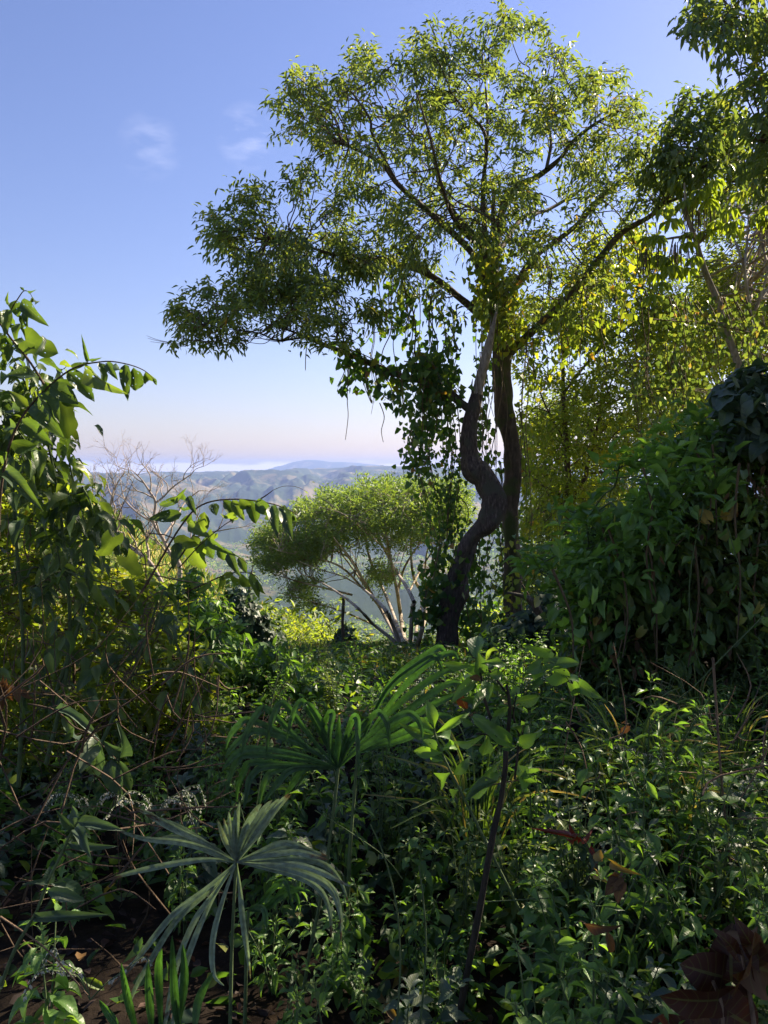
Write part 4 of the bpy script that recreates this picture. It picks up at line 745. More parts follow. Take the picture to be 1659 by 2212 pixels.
LD = [(1000, [(-150, 110, 5)]), (1050, [(-150, 130, 6)]), (1100, [(-150, 150, 6)]), (1150, [(-150, 190, 7)]), (1200, [(-150, 250, 7)]), (1250, [(-150, 320, 7)]), (1300, [(-150, 380, 7)]), (1350, [(-150, 400, 7)]), (1400, [(-150, 440, 6)]), (1450, [(-150, 470, 6)]), (1500, [(-150, 460, 6)]), (1550, [(-150, 440, 5)]), (1600, [(-150, 420, 5)]), (1650, [(-150, 380, 5)])]
whorls('shrub', 'brownish green tangled shrub behind the large leaves at the left edge', 'shrub', V(40, 1750, 5.2), LD, 1.35, 5.5, .7, (100, 1350), (330, 400), HEX, 'bright', 12, .10, .042,
       [[(40, 1750), (50, 1400), (30, 1100)], [(150, 1700), (160, 1450), (140, 1200)], [(300, 1700), (320, 1500), (330, 1350)], [(-80, 1700), (-80, 1400), (-60, 1100)]], 120, .4, .14, bark=B_T)
whorls('shrub', 'leafy shrub lit from behind low on the left below the bare tree', 'shrub', V(420, 1650, 6.6), [(1250, [(330, 420, 4)]), (1300, [(330, 460, 6)]), (1350, [(340, 500, 7)]), (1400, [(380, 620, 6)]), (1450, [(400, 700, 6)])], 2.0, 6.8, .5, (470, 1380), (170, 120), HEX, 'herb', 12, .12, .05,
       [[(430, 1650), (420, 1450), (400, 1320)], [(560, 1650), (580, 1500), (600, 1430)]], 60, .5, .12)
def leafV(mb, tp, b, t_, wpx, d, d2=None, rnd=None, face=None):
    wpx = wpx * 1.2
    b = V(b[0], b[1], d); t_ = V(t_[0], t_[1], d if d2 is None else d2); dv = t_ - b; L_ = np.linalg.norm(dv)
    n_ = nrm(-b) + R.normal(size=3) * .28 if face is None else np.array(face, float)
    leaves(mb, tp, [b], [dv], [n_], [L_ * 1.06], [wpx / F * d], [R.rand() * .8 if rnd is None else rnd])
def q3(x, y): return (x * .3906, 594 + y * .3906)
def branch_thing(name, label, cat, stems, lv, d, tp=HANG, leaf='big', bark=B_T, extra=()):
    root = thing(name, label, cat, V(*stems[0][0][0][:2], d))
    tb = MB()
    for pts, wd in stems: limb(tb, pts, d, wd, 8, .05)
    tb.build('stem', bark, root)
    cb = MB()
    for b, t_, wp in lv: leafV(cb, tp, b, t_, wp, d + R.normal() * .02, d + R.normal() * .08)
    cb.build('leaves', G[leaf], root)
    for b, t_, wp in extra:
        m_ = MB(); leafV(m_, LOBED, b, t_, wp * .8, d, d + .03); m_.build('lobed_leaf', G['lobed'], root)
    return root
def Q(lst): return [(q3(*a_), q3(*b_), w_ * .3906) for a_, b_, w_ in lst]
branch_thing('arching_branch', 'upper arching branch with a row of hanging leaves against the sky at left', 'branch',
    [([q3(-10, 1560), q3(5, 1200), q3(60, 920), q3(170, 720), q3(380, 530), q3(560, 480), q3(690, 490), q3(800, 530), q3(862, 592)], [6, 6, 5.5, 5, 4, 3, 2.5, 2, 1])],
    Q([((375, 535), (530, 668), 80), ((470, 500), (605, 660), 80), ((545, 485), (602, 615), 50), ((590, 485), (632, 556), 42), ((642, 487), (662, 555), 42), ((690, 495), (698, 670), 52), ((738, 512), (765, 668), 72), ((806, 533), (850, 652), 52), ((850, 570), (866, 610), 18),
       ((395, 510), (470, 490), 30), ((490, 475), (465, 422), 22), ((495, 470), (550, 465), 14), ((280, 610), (425, 700), 90), ((230, 650), (325, 770), 80), ((250, 590), (330, 720), 70), ((200, 560), (35, 520), 60), ((200, 700), (265, 825), 95), ((110, 760), (-5, 700), 60), ((150, 740), (60, 640), 50),
       ((310, 580), (440, 650), 60), ((340, 640), (440, 770), 60), ((60, 920), (220, 990), 80), ((90, 850), (-10, 800), 60), ((120, 800), (270, 930), 80), ((40, 980), (-60, 1060), 60), ((30, 1080), (150, 1190), 70)]), 3.6)
branch_thing('arching_branch', 'top shoot with hanging leaves rising highest at the left edge', 'branch',
    [([q3(330, 760), q3(240, 600), q3(165, 480), q3(110, 410), q3(60, 350), q3(0, 270), q3(-60, 190)], [6, 6, 5, 5, 4.5, 4, 4]), ([q3(40, 320), q3(60, 200), q3(100, 130), q3(133, 88), q3(165, 100), q3(185, 140)], [4, 3, 2.5, 2, 1.5, 1])],
    Q([((85, 140), (95, 232), 58), ((40, 190), (30, 300), 50), ((50, 205), (65, 330), 42), ((120, 140), (230, 265), 62), ((155, 180), (140, 322), 28), ((180, 120), (160, 180), 18), ((185, 125), (198, 170), 14), ((133, 88), (108, 60), 12), ((150, 88), (180, 100), 12), ((60, 155), (10, 155), 18), ((0, 200), (60, 300), 50),
       ((30, 330), (10, 450), 70), ((55, 380), (40, 480), 40), ((75, 360), (200, 420), 50), ((105, 230), (140, 310), 24), ((100, 225), (150, 250), 18), ((0, 340), (-40, 450), 60)]), 3.9,
    extra=Q([((140, 360), (312, 432), 150), ((230, 520), (225, 480), 50), ((320, 700), (400, 905), 190), ((300, 600), (395, 760), 120)]))
branch_thing('arching_branch', 'middle arching branch with corrugated hanging leaves before the hazy valley', 'branch',
    [([q3(780, 1760), q3(840, 1659), q3(1000, 1390), q3(1120, 1270), q3(1300, 1240), q3(1500, 1265), q3(1620, 1310), q3(1650, 1340)], [6, 5, 4, 3.5, 3, 2.5, 2, 1]), ([q3(1430, 1245), q3(1470, 1220), q3(1510, 1190)], [3, 2.5, 1.5]), ([q3(1510, 1190), q3(1570, 1168), q3(1640, 1172), q3(1700, 1200)], [1.2, 1, 1, .6]), ([q3(990, 1620), q3(1110, 1490), q3(1230, 1390), q3(1310, 1340)], [3, 2.5, 2, 1.5])],
    Q([((1235, 1245), (1330, 1385), 62), ((1285, 1245), (1350, 1355), 50), ((1325, 1240), (1400, 1320), 52), ((1370, 1240), (1438, 1385), 72), ((1420, 1245), (1490, 1340), 62), ((1462, 1255), (1482, 1325), 42), ((1505, 1275), (1525, 1412), 54), ((1545, 1285), (1610, 1405), 62), ((1590, 1295), (1640, 1400), 46), ((1625, 1320), (1650, 1360), 20),
       ((1005, 1322), (826, 1348), 60), ((1060, 1325), (1000, 1415), 56), ((1130, 1310), (1125, 1440), 56), ((1045, 1370), (1135, 1440), 58), ((1015, 1205), (1028, 1275), 36), ((1040, 1225), (1072, 1305), 40), ((1000, 1230), (855, 1290), 40), ((1060, 1280), (980, 1300), 26), ((1175, 1265), (1195, 1320), 50), ((960, 1460), (1090, 1500), 70), ((985, 1480), (960, 1600), 50),
       ((950, 1250), (1010, 1210), 26), ((1480, 1330), (1495, 1385), 30)]), 3.4, extra=Q([((1290, 1330), (1210, 1350), 60)]))
branch_thing('arching_branch', 'lower drooping branch with three pointed leaves left of the umbrella tree', 'branch',
    [([q3(930, 1640), q3(1010, 1540), q3(1080, 1430), q3(1140, 1450), q3(1210, 1500), q3(1320, 1560), q3(1375, 1600)], [4, 4, 3.5, 3, 2.5, 2, 1])],
    Q([((1130, 1455), (1175, 1570), 70), ((1210, 1500), (1245, 1595), 44), ((1265, 1535), (1300, 1638), 46), ((1320, 1560), (1365, 1648), 40), ((1140, 1460), (1230, 1530), 40), ((1070, 1440), (1100, 1520), 50)]), 3.45, extra=Q([((1075, 1510), (1100, 1650), 150), ((700, 1560), (780, 1680), 110), ((620, 1450), (560, 1590), 120), ((1180, 1430), (1150, 1490), 60)]))
branch_thing('arching_branch', 'sunlit bright green drooping spray over the dark vine mound', 'branch',
    [([(380, 1290), (440, 1262), (500, 1238), (545, 1240), (568, 1262)], [4, 3, 2.5, 2, 1])],
    [((455, 1255), (430, 1285), 12), ((480, 1245), (475, 1290), 13), ((500, 1240), (535, 1275), 16), ((520, 1238), (545, 1285), 18), ((540, 1240), (562, 1290), 15), ((555, 1250), (568, 1296), 11), ((505, 1238), (470, 1252), 12), ((440, 1262), (400, 1272), 12)], 5.2, leaf='lobed', tp=HANG)
branch_thing('arching_branch', 'shaded spray with two pale hanging leaves low at the left', 'branch',
    [([(60, 1520), (120, 1535), (160, 1570), (200, 1590), (260, 1650)], [4, 4, 3.5, 3, 1.5])],
    [((135, 1545), (165, 1600), 18), ((160, 1570), (155, 1620), 20), ((205, 1592), (178, 1660), 36), ((215, 1600), (190, 1700), 40), ((240, 1640), (255, 1735), 36), ((255, 1640), (290, 1720), 20), ((225, 1600), (290, 1660), 22), ((120, 1530), (210, 1560), 20), ((250, 1640), (300, 1610), 22)], 2.9, leaf='grey')
# ------------------------------------------------------------------ fan palms
def blade(mb, P, w0, rnd, dn=None, fold=.42, nu=2):
    """one strap of a fan leaf along the line P, folded along its middle"""
    P, q = smooth_line(np.asarray(P), np.ones(len(P)), 6); m = len(P); T = nrm(np.gradient(P, axis=0))
    S = nrm(np.cross(T, np.array([0, -1.0, .25]) if dn is None else dn)); Nn = np.cross(S, T); t_ = np.linspace(0, 1, m)
    wv = w0 * (.16 + .84 * np.clip(t_ * 2.6, 0, 1)) * np.clip((1 - t_) * 2.6, 0, 1) ** .7 + .0012
    u = np.array([-1, -.5, 0, .5, 1.0]); 
    v = P[:, None, :] + S[:, None, :] * (u[None, :, None] * wv[:, None, None] * .5) + Nn[:, None, :] * ((np.abs(u)[None, :, None] * fold + .10 * (np.abs(np.abs(u) - .5) < .1)[None, :, None]) * wv[:, None, None])
    i = np.arange(m - 1)[:, None] * 5; j = np.arange(4)[None, :]
    qd = np.stack([i + j, i + j + 1, i + 6 + j, i + 5 + j], -1).reshape(-1, 4)
    mb.add(v.reshape(-1, 3), qd, uv=np.stack([np.broadcast_to(u * .5 + .5, (m, 5)), np.broadcast_to(t_[:, None], (m, 5))], -1).reshape(-1, 2), r=rnd)
def palm(name, label, hub, d, bl, leaf, petiole, width=16, more=0):
    bl = [list(b) for b in bl]
    for k in range(len(bl) - 1):
        a_, b_ = bl[k], bl[k + 1]; qa = [q for q in a_ if isinstance(q, tuple)]; qb = [q for q in b_ if isinstance(q, tuple)]
        if more and len(qa) == len(qb) and math.hypot(qa[-1][0] - qb[-1][0], qa[-1][1] - qb[-1][1]) < more:
            f = R.uniform(.35, .65); e = R.uniform(.9, 1.05)
            bl.append([(hub[0] + ((p_[0] * f + q_[0] * (1 - f)) - hub[0]) * e, hub[1] + ((p_[1] * f + q_[1] * (1 - f)) - hub[1]) * e) for p_, q_ in zip(qa, qb)] + [a_[-1]])
    root = thing(name, label, 'fan palm', V(*petiole[-1], d)); tb = MB()
    limb(tb, petiole, d, np.linspace(6, 9, len(petiole)), 8, .05); tb.build('petiole', B_G, root)
    for k, b in enumerate(bl):
        mb = MB(); dz = R.normal() * .04
        pts = [V(*hub, d)]; mids = [q for q in b if isinstance(q, tuple)]
        for n_, q in enumerate(mids):
            f = (n_ + 1) / len(mids); pts.append(V(q[0], q[1], d + dz * f + (0 if len(mids) == 1 else -.04 * f)))
        if len(mids) == 1: mm = (pts[0] + pts[1]) / 2 + np.array([0, 0, .012]); pts.insert(1, mm)
        blade(mb, pts, (b[-1] if not isinstance(b[-1], tuple) and len(b) > 2 and b[-1] > 5 else width) / F * d, R.rand() * .85)
        mb.build('leaflet', G[leaf], root)
    return root
def p2(x, y): return (486 + x * .3255, 1404 + y * .3255 - 558 + 0)
def a2(x, y): return (486 + x * .3255, 1404 + y * .3255)
B2 = [[(650, 560), (690, 430), (715, 430), (695, 560), (700, 800)], [(790, 620), (850, 455), (880, 470), (882, 640), (887, 850)], [(860, 590), (1000, 420), (1060, 450), (1085, 540), (1093, 650)], [(960, 560), (1180, 425), (1260, 440), (1300, 510), (1312, 590)],
      [(752, 600), (757, 435)], [(640, 560), (530, 355), (480, 370), (440, 470), (408, 600)], [(580, 590), (400, 360), (340, 400), (300, 520), (272, 700)], [(520, 620), (290, 395), (210, 430), (140, 560), (108, 700)], [(480, 600), (180, 465), (90, 500), (30, 580), (5, 660)],
      [(520, 640), (230, 535), (110, 590), (40, 660), (0, 720)], [(480, 690), (180, 652), (80, 690), (20, 750), (-20, 800)], [(460, 720), (160, 695), (80, 740), (30, 860), (5, 960)], [(430, 755), (180, 745), (130, 800), (90, 900), (78, 1010)],
      [(480, 770), (260, 775), (170, 850), (145, 960), (125, 1060)], [(500, 775), (330, 800), (270, 860), (240, 960), (228, 1040)], [(540, 780), (430, 800), (360, 870), (300, 950), (260, 1020)], [(580, 785), (520, 800), (470, 860), (430, 920), (400, 960)],
      [(700, 600), (590, 400), (540, 360), (520, 400)], [(810, 640), (930, 480), (960, 470)], [(860, 680), (1000, 590), (1060, 570), (1085, 590)], [(800, 650), (830, 540), (838, 560)], [(690, 640), (660, 500), (640, 540)]]
palm('fan_palm', 'green fan palm leaf with folded over drooping tips on a dark stalk near the centre', (731, 1659), 2.5,
     [[a2(*q) for q in b] + [13.5] for b in B2], 'frond', [(731, 1659), (724, 1720), (700, 1900), (665, 2080), (638, 2260)], more=0)
def a1(x, y): return (x * .3906, 1674 + y * .3906)
def a1b(x, y): return (486 + x * .3906, 1728 + y * .3906)
B1 = [[a1(1250, 360), a1(1205, 245)], [a1(1285, 330), a1(1265, 200)], [a1(1310, 300), a1(1325, 150)], [a1(1350, 310), a1(1420, 190), a1(1450, 160)], [a1(1390, 330), a1(1490, 190), a1(1545, 130)], [a1(1410, 350), a1(1520, 200), a1(1610, 108)],
      [a1(1180, 400), a1(1000, 290), a1(860, 240), a1(822, 228)], [a1(1150, 380), a1(950, 290), a1(820, 210), a1(730, 180)], [a1(1180, 420), a1(1000, 370), a1(800, 350), a1(640, 300)], [a1(1170, 430), a1(1020, 345), a1(920, 345), a1(850, 360)], [a1(1150, 465), a1(950, 490), a1(720, 540), a1(582, 585)],
      [a1(1150, 620), a1(950, 780), a1(750, 1030), a1(600, 1195)], [a1(1160, 640), a1(980, 800), a1(850, 1000), a1(740, 1200), a1(700, 1350)], [a1(1210, 620), a1(1080, 800), a1(980, 1050), a1(920, 1350), a1(890, 1500)], [a1(1190, 660), a1(1080, 900), a1(1000, 1150), a1(960, 1400), a1(980, 1600)],
      [a1(1250, 640), a1(1190, 850), a1(1175, 1000), a1(1190, 1110), a1(1240, 1165)], [a1(1330, 640), a1(1345, 800), a1(1370, 980), a1(1385, 1130)],
      [a1b(180, 290), a1b(320, 235), a1b(430, 260), a1b(520, 290)], [a1b(200, 310), a1b(380, 285), a1b(500, 310), a1b(570, 330)], [a1b(250, 330), a1b(420, 325), a1b(560, 360), a1b(640, 450), a1b(680, 560)], [a1b(230, 350), a1b(420, 390), a1b(580, 470), a1b(640, 620), a1b(640, 770)],
      [a1b(200, 370), a1b(400, 420), a1b(530, 500), a1b(580, 620), a1b(588, 760)], [a1b(220, 355), a1b(400, 355), a1b(540, 400), a1b(620, 440), a1b(700, 480)]]
palm('fan_palm', 'dusty grey green fan palm leaf spread open low on the left with torn brown tips', (511, 1862), 2.1, [b + [12] for b in B1], 'dusty', [(511, 1862), (506, 1940), (500, 2080), (496, 2270)], more=45)
B3 = [[(840, 1480), (930, 1408), (955, 1402), (968, 1425)], [(850, 1510), (925, 1432), (975, 1410), (990, 1425)], [(850, 1530), (950, 1455), (985, 1452)], [(860, 1550), (960, 1480), (1000, 1478)], [(860, 1565), (960, 1510), (1010, 1500)], [(830, 1500), (900, 1440), (940, 1420), (958, 1450)], [(870, 1580), (950, 1545), (990, 1560)], [(860, 1600), (920, 1580), (950, 1610)]]
palm('fan_palm', 'fan palm leaf sweeping up to the right in long narrow blades behind the central one', (772, 1625), 3.0, [b + [14] for b in B3], 'frond', [(772, 1625), (765, 1720), (755, 1850), (750, 2000)])
B4 = [[a1b(200, 560), a1b(300, 455), a1b(345, 470), a1b(385, 640)], [a1b(220, 600), a1b(330, 520), a1b(420, 490), a1b(520, 540)], [a1b(240, 580), a1b(350, 480), a1b(400, 540), a1b(410, 600)], [a1b(160, 590), a1b(215, 600), a1b(230, 680), a1b(220, 720)]]
palm('fan_palm', 'small dark fan palm leaf half hidden under the dusty one', a1b(130, 610), 2.35, [b + [12] for b in B4], 'frond', [a1b(130, 610), a1b(120, 800), a1b(110, 1250)])
# strap leaves low in front
FB_ = 0
SB = thing('strap_leaved_plant', 'tuft of broad strap leaves in the dark at the bottom left', 'plant', V(400, 2230, 1.75)); mb = MB()
for b in ([(330, 2240), (325, 2150), (320, 2080)], [(300, 2240), (280, 2160), (262, 2080)], [(390, 2240), (380, 2150), (372, 2020)], [(270, 2240), (240, 2190), (215, 2160)], [(350, 2240), (345, 2100), (350, 2050)], [(420, 2240), (430, 2160), (460, 2100)], [(380, 2240), (400, 2120), (395, 2040)]):
    blade(mb, [V(*q, 1.75 + R.normal() * .03) for q in b], 18 / F * 1.75, R.rand())
mb.build('leaves', G['frond'], SB)
# ------------------------------------------------------------------ saplings in front
def q4(x, y): return (918 + x * .2278, 1296 + y * .2278)
def plant(name, label, cat, d, stems, lv, tp, leaf, bark, extra=(), seg=8):
    root = thing(name, label, cat, V(*stems[0][0][0][:2], d)); tb = MB()
    for pts, wd in stems: limb(tb, pts, d, wd, seg, .15)
    tb.build('stem', bark, root); cb = MB()
    for b, t_, wp in lv: leafV(cb, tp, b, t_, wp, d + R.normal() * .015, d + R.normal() * .06)
    cb.build('leaves', G[leaf], root)
    for b, t_, wp, l_, nm_ in extra:
        m_ = MB(); leafV(m_, tp, b, t_, wp, d - .02, d - .03, rnd=.6); m_.build(nm_, G[l_], root)
    return root
def Q4(lst): return [(q4(*a_), q4(*b_), w_ * .2278) for a_, b_, w_ in lst]
plant('sapling', 'dark stemmed sapling with upright oval leaves at its top, standing right of centre', 'sapling', 2.2,
    [([(984, 2260), (1000, 2150), (1033, 1982), (1064, 1806), (1082, 1728), (1091, 1660), (1093, 1615), (1100, 1558), (1100, 1515), (1094, 1480)], [17, 16, 15, 14, 12, 12, 11, 9, 8, 5]),
     ([(1093, 1620), (1082, 1610), (1066, 1569), (1046, 1508), (1042, 1474), (1034, 1440), (1030, 1425)], [9, 8, 7, 6, 5, 5, 4]), ([q4(850, 1700), q4(880, 1450), q4(900, 1300), q4(840, 1100), q4(870, 880)], [6, 5, 5, 4, 3]), ([q4(700, 1350), q4(600, 1280), q4(480, 1270)], [5, 4, 3]), ([q4(900, 1380), q4(930, 1250)], [4, 3]), ([(1020, 1420), (1050, 1440), (1096, 1500)], [4, 5, 4])],
    Q4([((490, 600), (487, 312), 135), ((440, 625), (190, 618), 75), ((545, 590), (805, 590), 70), ((480, 565), (335, 550), 60), ((500, 740), (455, 590), 130), ((520, 740), (540, 600), 110), ((560, 700), (620, 560), 70), ((500, 720), (340, 690), 60), ((480, 740), (360, 850), 90), ((600, 700), (740, 720), 80), ((640, 760), (760, 900), 70), ((570, 760), (600, 900), 90),
        ((560, 1260), (500, 1055), 105), ((570, 1270), (270, 1440), 80), ((600, 1290), (560, 1480), 110), ((470, 1180), (350, 1180), 70), ((640, 1120), (760, 1040), 70), ((560, 930), (380, 950), 60), ((860, 960), (1060, 940), 110), ((850, 1010), (1020, 1030), 70), ((900, 1270), (860, 1160), 60), ((920, 1270), (1010, 1200), 60), ((940, 1290), (1170, 1260), 50), ((880, 1380), (1020, 1300), 110), ((870, 1390), (740, 1410), 50),
        ((830, 1400), (680, 1230), 120), ((880, 1560), (960, 1680), 110), ((870, 1640), (1030, 1790), 130), ((950, 1600), (1160, 1520), 90), ((720, 1650), (600, 1700), 90), ((760, 1500), (680, 1650), 80), ((700, 1720), (440, 1760), 90), ((700, 1100), (640, 1200), 70), ((590, 900), (480, 960), 80), ((800, 900), (900, 830), 70), ((560, 640), (430, 560), 70)]),
    OBOV, 'herb', B_S, extra=[(q4(350, 870), q4(360, 1060), 22, 'rust', 'dead_leaf'), (q4(400, 740), q4(560, 735), 12, 'dry', 'dead_leaf')])
plant('sapling', 'green stemmed plant with broad drooping leaves just left of the sapling', 'sapling', 2.6,
    [([(1150, 2020), (1080, 1880), q4(370, 1880), q4(200, 1540), q4(100, 1290), q4(88, 1215)], [6, 6, 6, 5, 5, 4])],
    Q4([((90, 1215), (50, 985), 95), ((110, 1260), (360, 1110), 65), ((90, 1230), (-90, 1120), 70), ((110, 1270), (-120, 1330), 80), ((205, 1530), (-20, 1330), 130), ((200, 1520), (0, 1470), 90), ((110, 1290), (390, 1270), 120), ((240, 1640), (0, 1790), 140), ((260, 1660), (420, 1560), 80), ((330, 1800), (160, 1900), 100), ((380, 1870), (600, 1730), 110), ((150, 1430), (320, 1370), 80),
        ((170, 1450), (-100, 1440), 90)]), OBOV, 'herb', B_G)
plant('sapling', 'thin plant with three pairs of small bright leaves right of the upright oval leaf', 'sapling', 3.4,
    [([(1075, 1500), (1078, 1420), (1083, 1378), (1086, 1368)], [4, 3, 2.5, 2])], Q4([((725, 330), (665, 300), 26), ((730, 330), (792, 300), 24), ((720, 350), (685, 360), 24), ((725, 350), (785, 345), 24), ((690, 440), (610, 390), 24), ((690, 480), (560, 450), 60), ((700, 440), (765, 430), 20)]), OVATE, 'lobed', B_G)
plant('creeper', 'creeper with lobed bright leaves right of the sapling tops', 'creeper', 3.1,
    [([(1380, 1720), (1330, 1600), (1270, 1520), (1220, 1450), (1190, 1420)], [4, 3.5, 3, 2.5, 2]), ([(1250, 1500), (1205, 1440), (1180, 1430)], [2, 2, 1.5])],
    Q4([((1195, 480), (1080, 545), 110), ((1200, 540), (1150, 650), 120), ((1240, 600), (1460, 590), 100), ((1100, 620), (960, 690), 110), ((1120, 690), (960, 840), 110), ((1220, 700), (1380, 760), 190), ((1370, 740), (1440, 720), 100), ((1460, 800), (1640, 920), 110), ((1400, 800), (1480, 960), 90), ((1100, 760), (1000, 840), 60)]), HEART, 'herb', B_G)
def q5(x, y): return (x * .3906, 1674 + y * .3906)
plant('leaning_stalk', 'pale leaning stalk with paired leaves in the dark bottom left corner', 'plant', 1.9,
    [([q5(-30, 1250), q5(10, 1150), q5(90, 950), q5(200, 760), q5(260, 600), q5(330, 460), q5(410, 290), q5(510, 160)], [9, 8, 8, 7, 7, 6, 5, 3])],
    [(q5(*a_), q5(*b_), w_ * .3906) for a_, b_, w_ in [((262, 605), (275, 520), 60), ((290, 600), (580, 665), 70), ((250, 600), (205, 580), 30), ((380, 380), (620, 415), 40), ((380, 375), (430, 365), 30), ((190, 790), (520, 770), 50), ((410, 280), (400, 190), 40), ((420, 285), (460, 360), 60), ((440, 260), (640, 280), 50), ((400, 290), (330, 240), 40), ((450, 240), (600, 300), 60), ((430, 230), (350, 180), 60),
       ((10, 1180), (-40, 1100), 60), ((270, 640), (480, 700), 60)]], OVATE, 'grey', B_G)
plant('begonia', 'rusty red broad leaved plant in the bottom right corner', 'plant', 1.5,
    [([(1640, 2300), (1620, 2150), (1600, 2050)], [12, 10, 8]), ([(1560, 2300), (1560, 2180), (1540, 2120)], [9, 8, 7]), ([(1500, 2300), (1480, 2240)], [8, 6])],
    [((1560, 2110), (1480, 2090), 90), ((1580, 2120), (1575, 2010), 90), ((1600, 2110), (1655, 2040), 90), ((1550, 2160), (1440, 2170), 80), ((1560, 2180), (1640, 2230), 110), ((1480, 2230), (1400, 2215), 60), ((1500, 2250), (1580, 2200), 80), ((1460, 2260), (1370, 2240), 60), ((1620, 2080), (1700, 2120), 100), ((1600, 2040), (1615, 1970), 60)],
    HEART, 'rust', B_K, extra=[((1590, 2060), (1560, 2010), 30, 'rust', 'young_leaf'), ((1640, 2070), (1600, 2000), 40, 'rust', 'withered_leaf')])
# small coloured leaves on their twigs 
def twig_leaves(name, label, cat, d, stem, lv, leaf, tp=OVATE):
    return plant(name, label, cat, d, [(stem, np.linspace(2.5, 1.5, len(stem)))], lv, tp, leaf, B_T)
twig_leaves('red_leaved_twig', 'twig with a cluster of bright red leaves in the lower right undergrowth', 'twig', 2.5, [(1300, 1900), (1270, 1830), (1245, 1800)], [((1240, 1808), (1210, 1795), 12), ((1245, 1805), (1235, 1832), 13), ((1255, 1808), (1262, 1835), 12), ((1275, 1830), (1283, 1850), 10), ((1240, 1800), (1228, 1786), 9)], 'red')
twig_leaves('yellow_leaf_twig', 'pair of yellow lobed leaves on a vine before the dark right bank', 'twig', 5.2, [(1460, 1180), (1500, 1140), (1530, 1120), (1570, 1115)], [((1528, 1122), (1515, 1092), 24), ((1530, 1125), (1508, 1118), 22), ((1570, 1115), (1545, 1108), 18), ((1570, 1115), (1592, 1102), 20)], 'yellow', HEART)
twig_leaves('yellow_leaf_twig', 'single yellow leaf hanging over the dark mound at the right', 'twig', 5.6, [(1290, 1330), (1300, 1345)], [((1294, 1335), (1280, 1352), 14)], 'yellow')
twig_leaves('yellow_leaf_twig', 'yellow leaves low beside the dry curled leaf at lower right', 'twig', 2.3, [(1270, 1900), (1285, 1870), (1310, 1850)], [((1300, 1860), (1280, 1830), 22), ((1290, 1880), (1300, 1905), 14), ((1320, 1860), (1338, 1885), 14)], 'yellow')
twig_leaves('dry_leaf_twig', 'tan dry leaf on a stem in the grass right of the sapling', 'twig', 3.0, [(1345, 1600), (1340, 1570), (1350, 1560)], [((1360, 1570), (1335, 1585), 13), ((1350, 1562), (1362, 1556), 8)], 'dry')
twig_leaves('dry_leaf_twig', 'curled brown dead leaf hanging like a ball at lower right', 'twig', 2.1, [(1330, 1960), (1345, 1910), (1350, 1890)], [((1345, 1900), (1310, 1900), 26), ((1345, 1898), (1305, 1925), 28), ((1340, 1895), (1318, 1880), 22), ((1345, 1905), (1330, 1940), 24)], 'dry')
twig_leaves('dry_leaf_twig', 'long tan withered leaf drooping in the dark lower right', 'twig', 1.9, [(1240, 2000), (1255, 1990), (1280, 2005)], [((1265, 1995), (1320, 2020), 18), ((1312, 2015), (1330, 2080), 17)], 'dry')
twig_leaves('dry_leaf_twig', 'crumpled orange brown dead leaves at the left edge', 'twig', 3.0, [(-10, 1470), (20, 1480), (60, 1490)], [((0, 1478), (5, 1540), 18), ((20, 1482), (15, 1535), 20), ((35, 1485), (40, 1515), 16), ((50, 1490), (62, 1512), 14), ((10, 1480), (-8, 1550), 18), ((28, 1485), (52, 1520), 12)], 'dry', HEART)
# long bare stems crossing the thicket
ST = [([(1520, 1090), (1490, 1250), (1500, 1400), (1550, 1500), (1590, 1600), (1590, 1690)], 'pale vine stem looping down across the dark right bank', 5.2, 3), ([(1650, 1330), (1560, 1420), (1480, 1500), (1330, 1620), (1200, 1720)], 'pale straight stem slanting down left across the right undergrowth', 4.4, 3),
      ([(1570, 1130), (1600, 1230), (1655, 1330)], 'thin pale vine stem between the yellow leaves and the picture edge', 5.0, 2.5), ([(1540, 1420), (1560, 1700), (1590, 1980), (1600, 2080)], 'reddish brown upright stem in the right undergrowth', 3.0, 6),
      ([(855, 2240), (865, 2080), (855, 1950), (830, 1850), (800, 1780)], 'pale green wavy stem rising in the lower centre', 2.0, 5), ([(905, 2240), (920, 2060), (915, 1950), (905, 1870)], 'pale green upright stem right of the wavy one', 1.9, 5),
      ([(1240, 2110), (1180, 2060), (1120, 2040), (1080, 2020)], 'thin pale fallen stem across the dark lower right', 1.9, 2), ([(1020, 1950), (1180, 1940), (1240, 1935)], 'pale horizontal stem crossing behind the sapling', 2.4, 3), ([(0, 1980), (60, 2020), (110, 2060), (190, 2150)], 'brown dead stem arching down in the dark bottom left', 1.9, 5),
      ([(680, 1750), (760, 1800), (830, 1850), (870, 1900)], 'thin green stem slanting from the dusty palm towards the wavy stem', 2.3, 2.5), ([(540, 1690), (600, 1700), (690, 1690)], 'pale twig lying behind the two fan palms', 3.4, 3), ([(610, 1440), (590, 1500), (560, 1700), (540, 1840)], 'pale straight stalk left of the central fan palm', 3.0, 3)]
for pts, lab, d_, w_ in ST:
    mb = MB(); limb(mb, pts, d_, np.linspace(w_, w_ * .6, len(pts)), 7, .08); tag(mb.build('stem', B_K if 'brown' in lab else B_G), lab, 'stem')
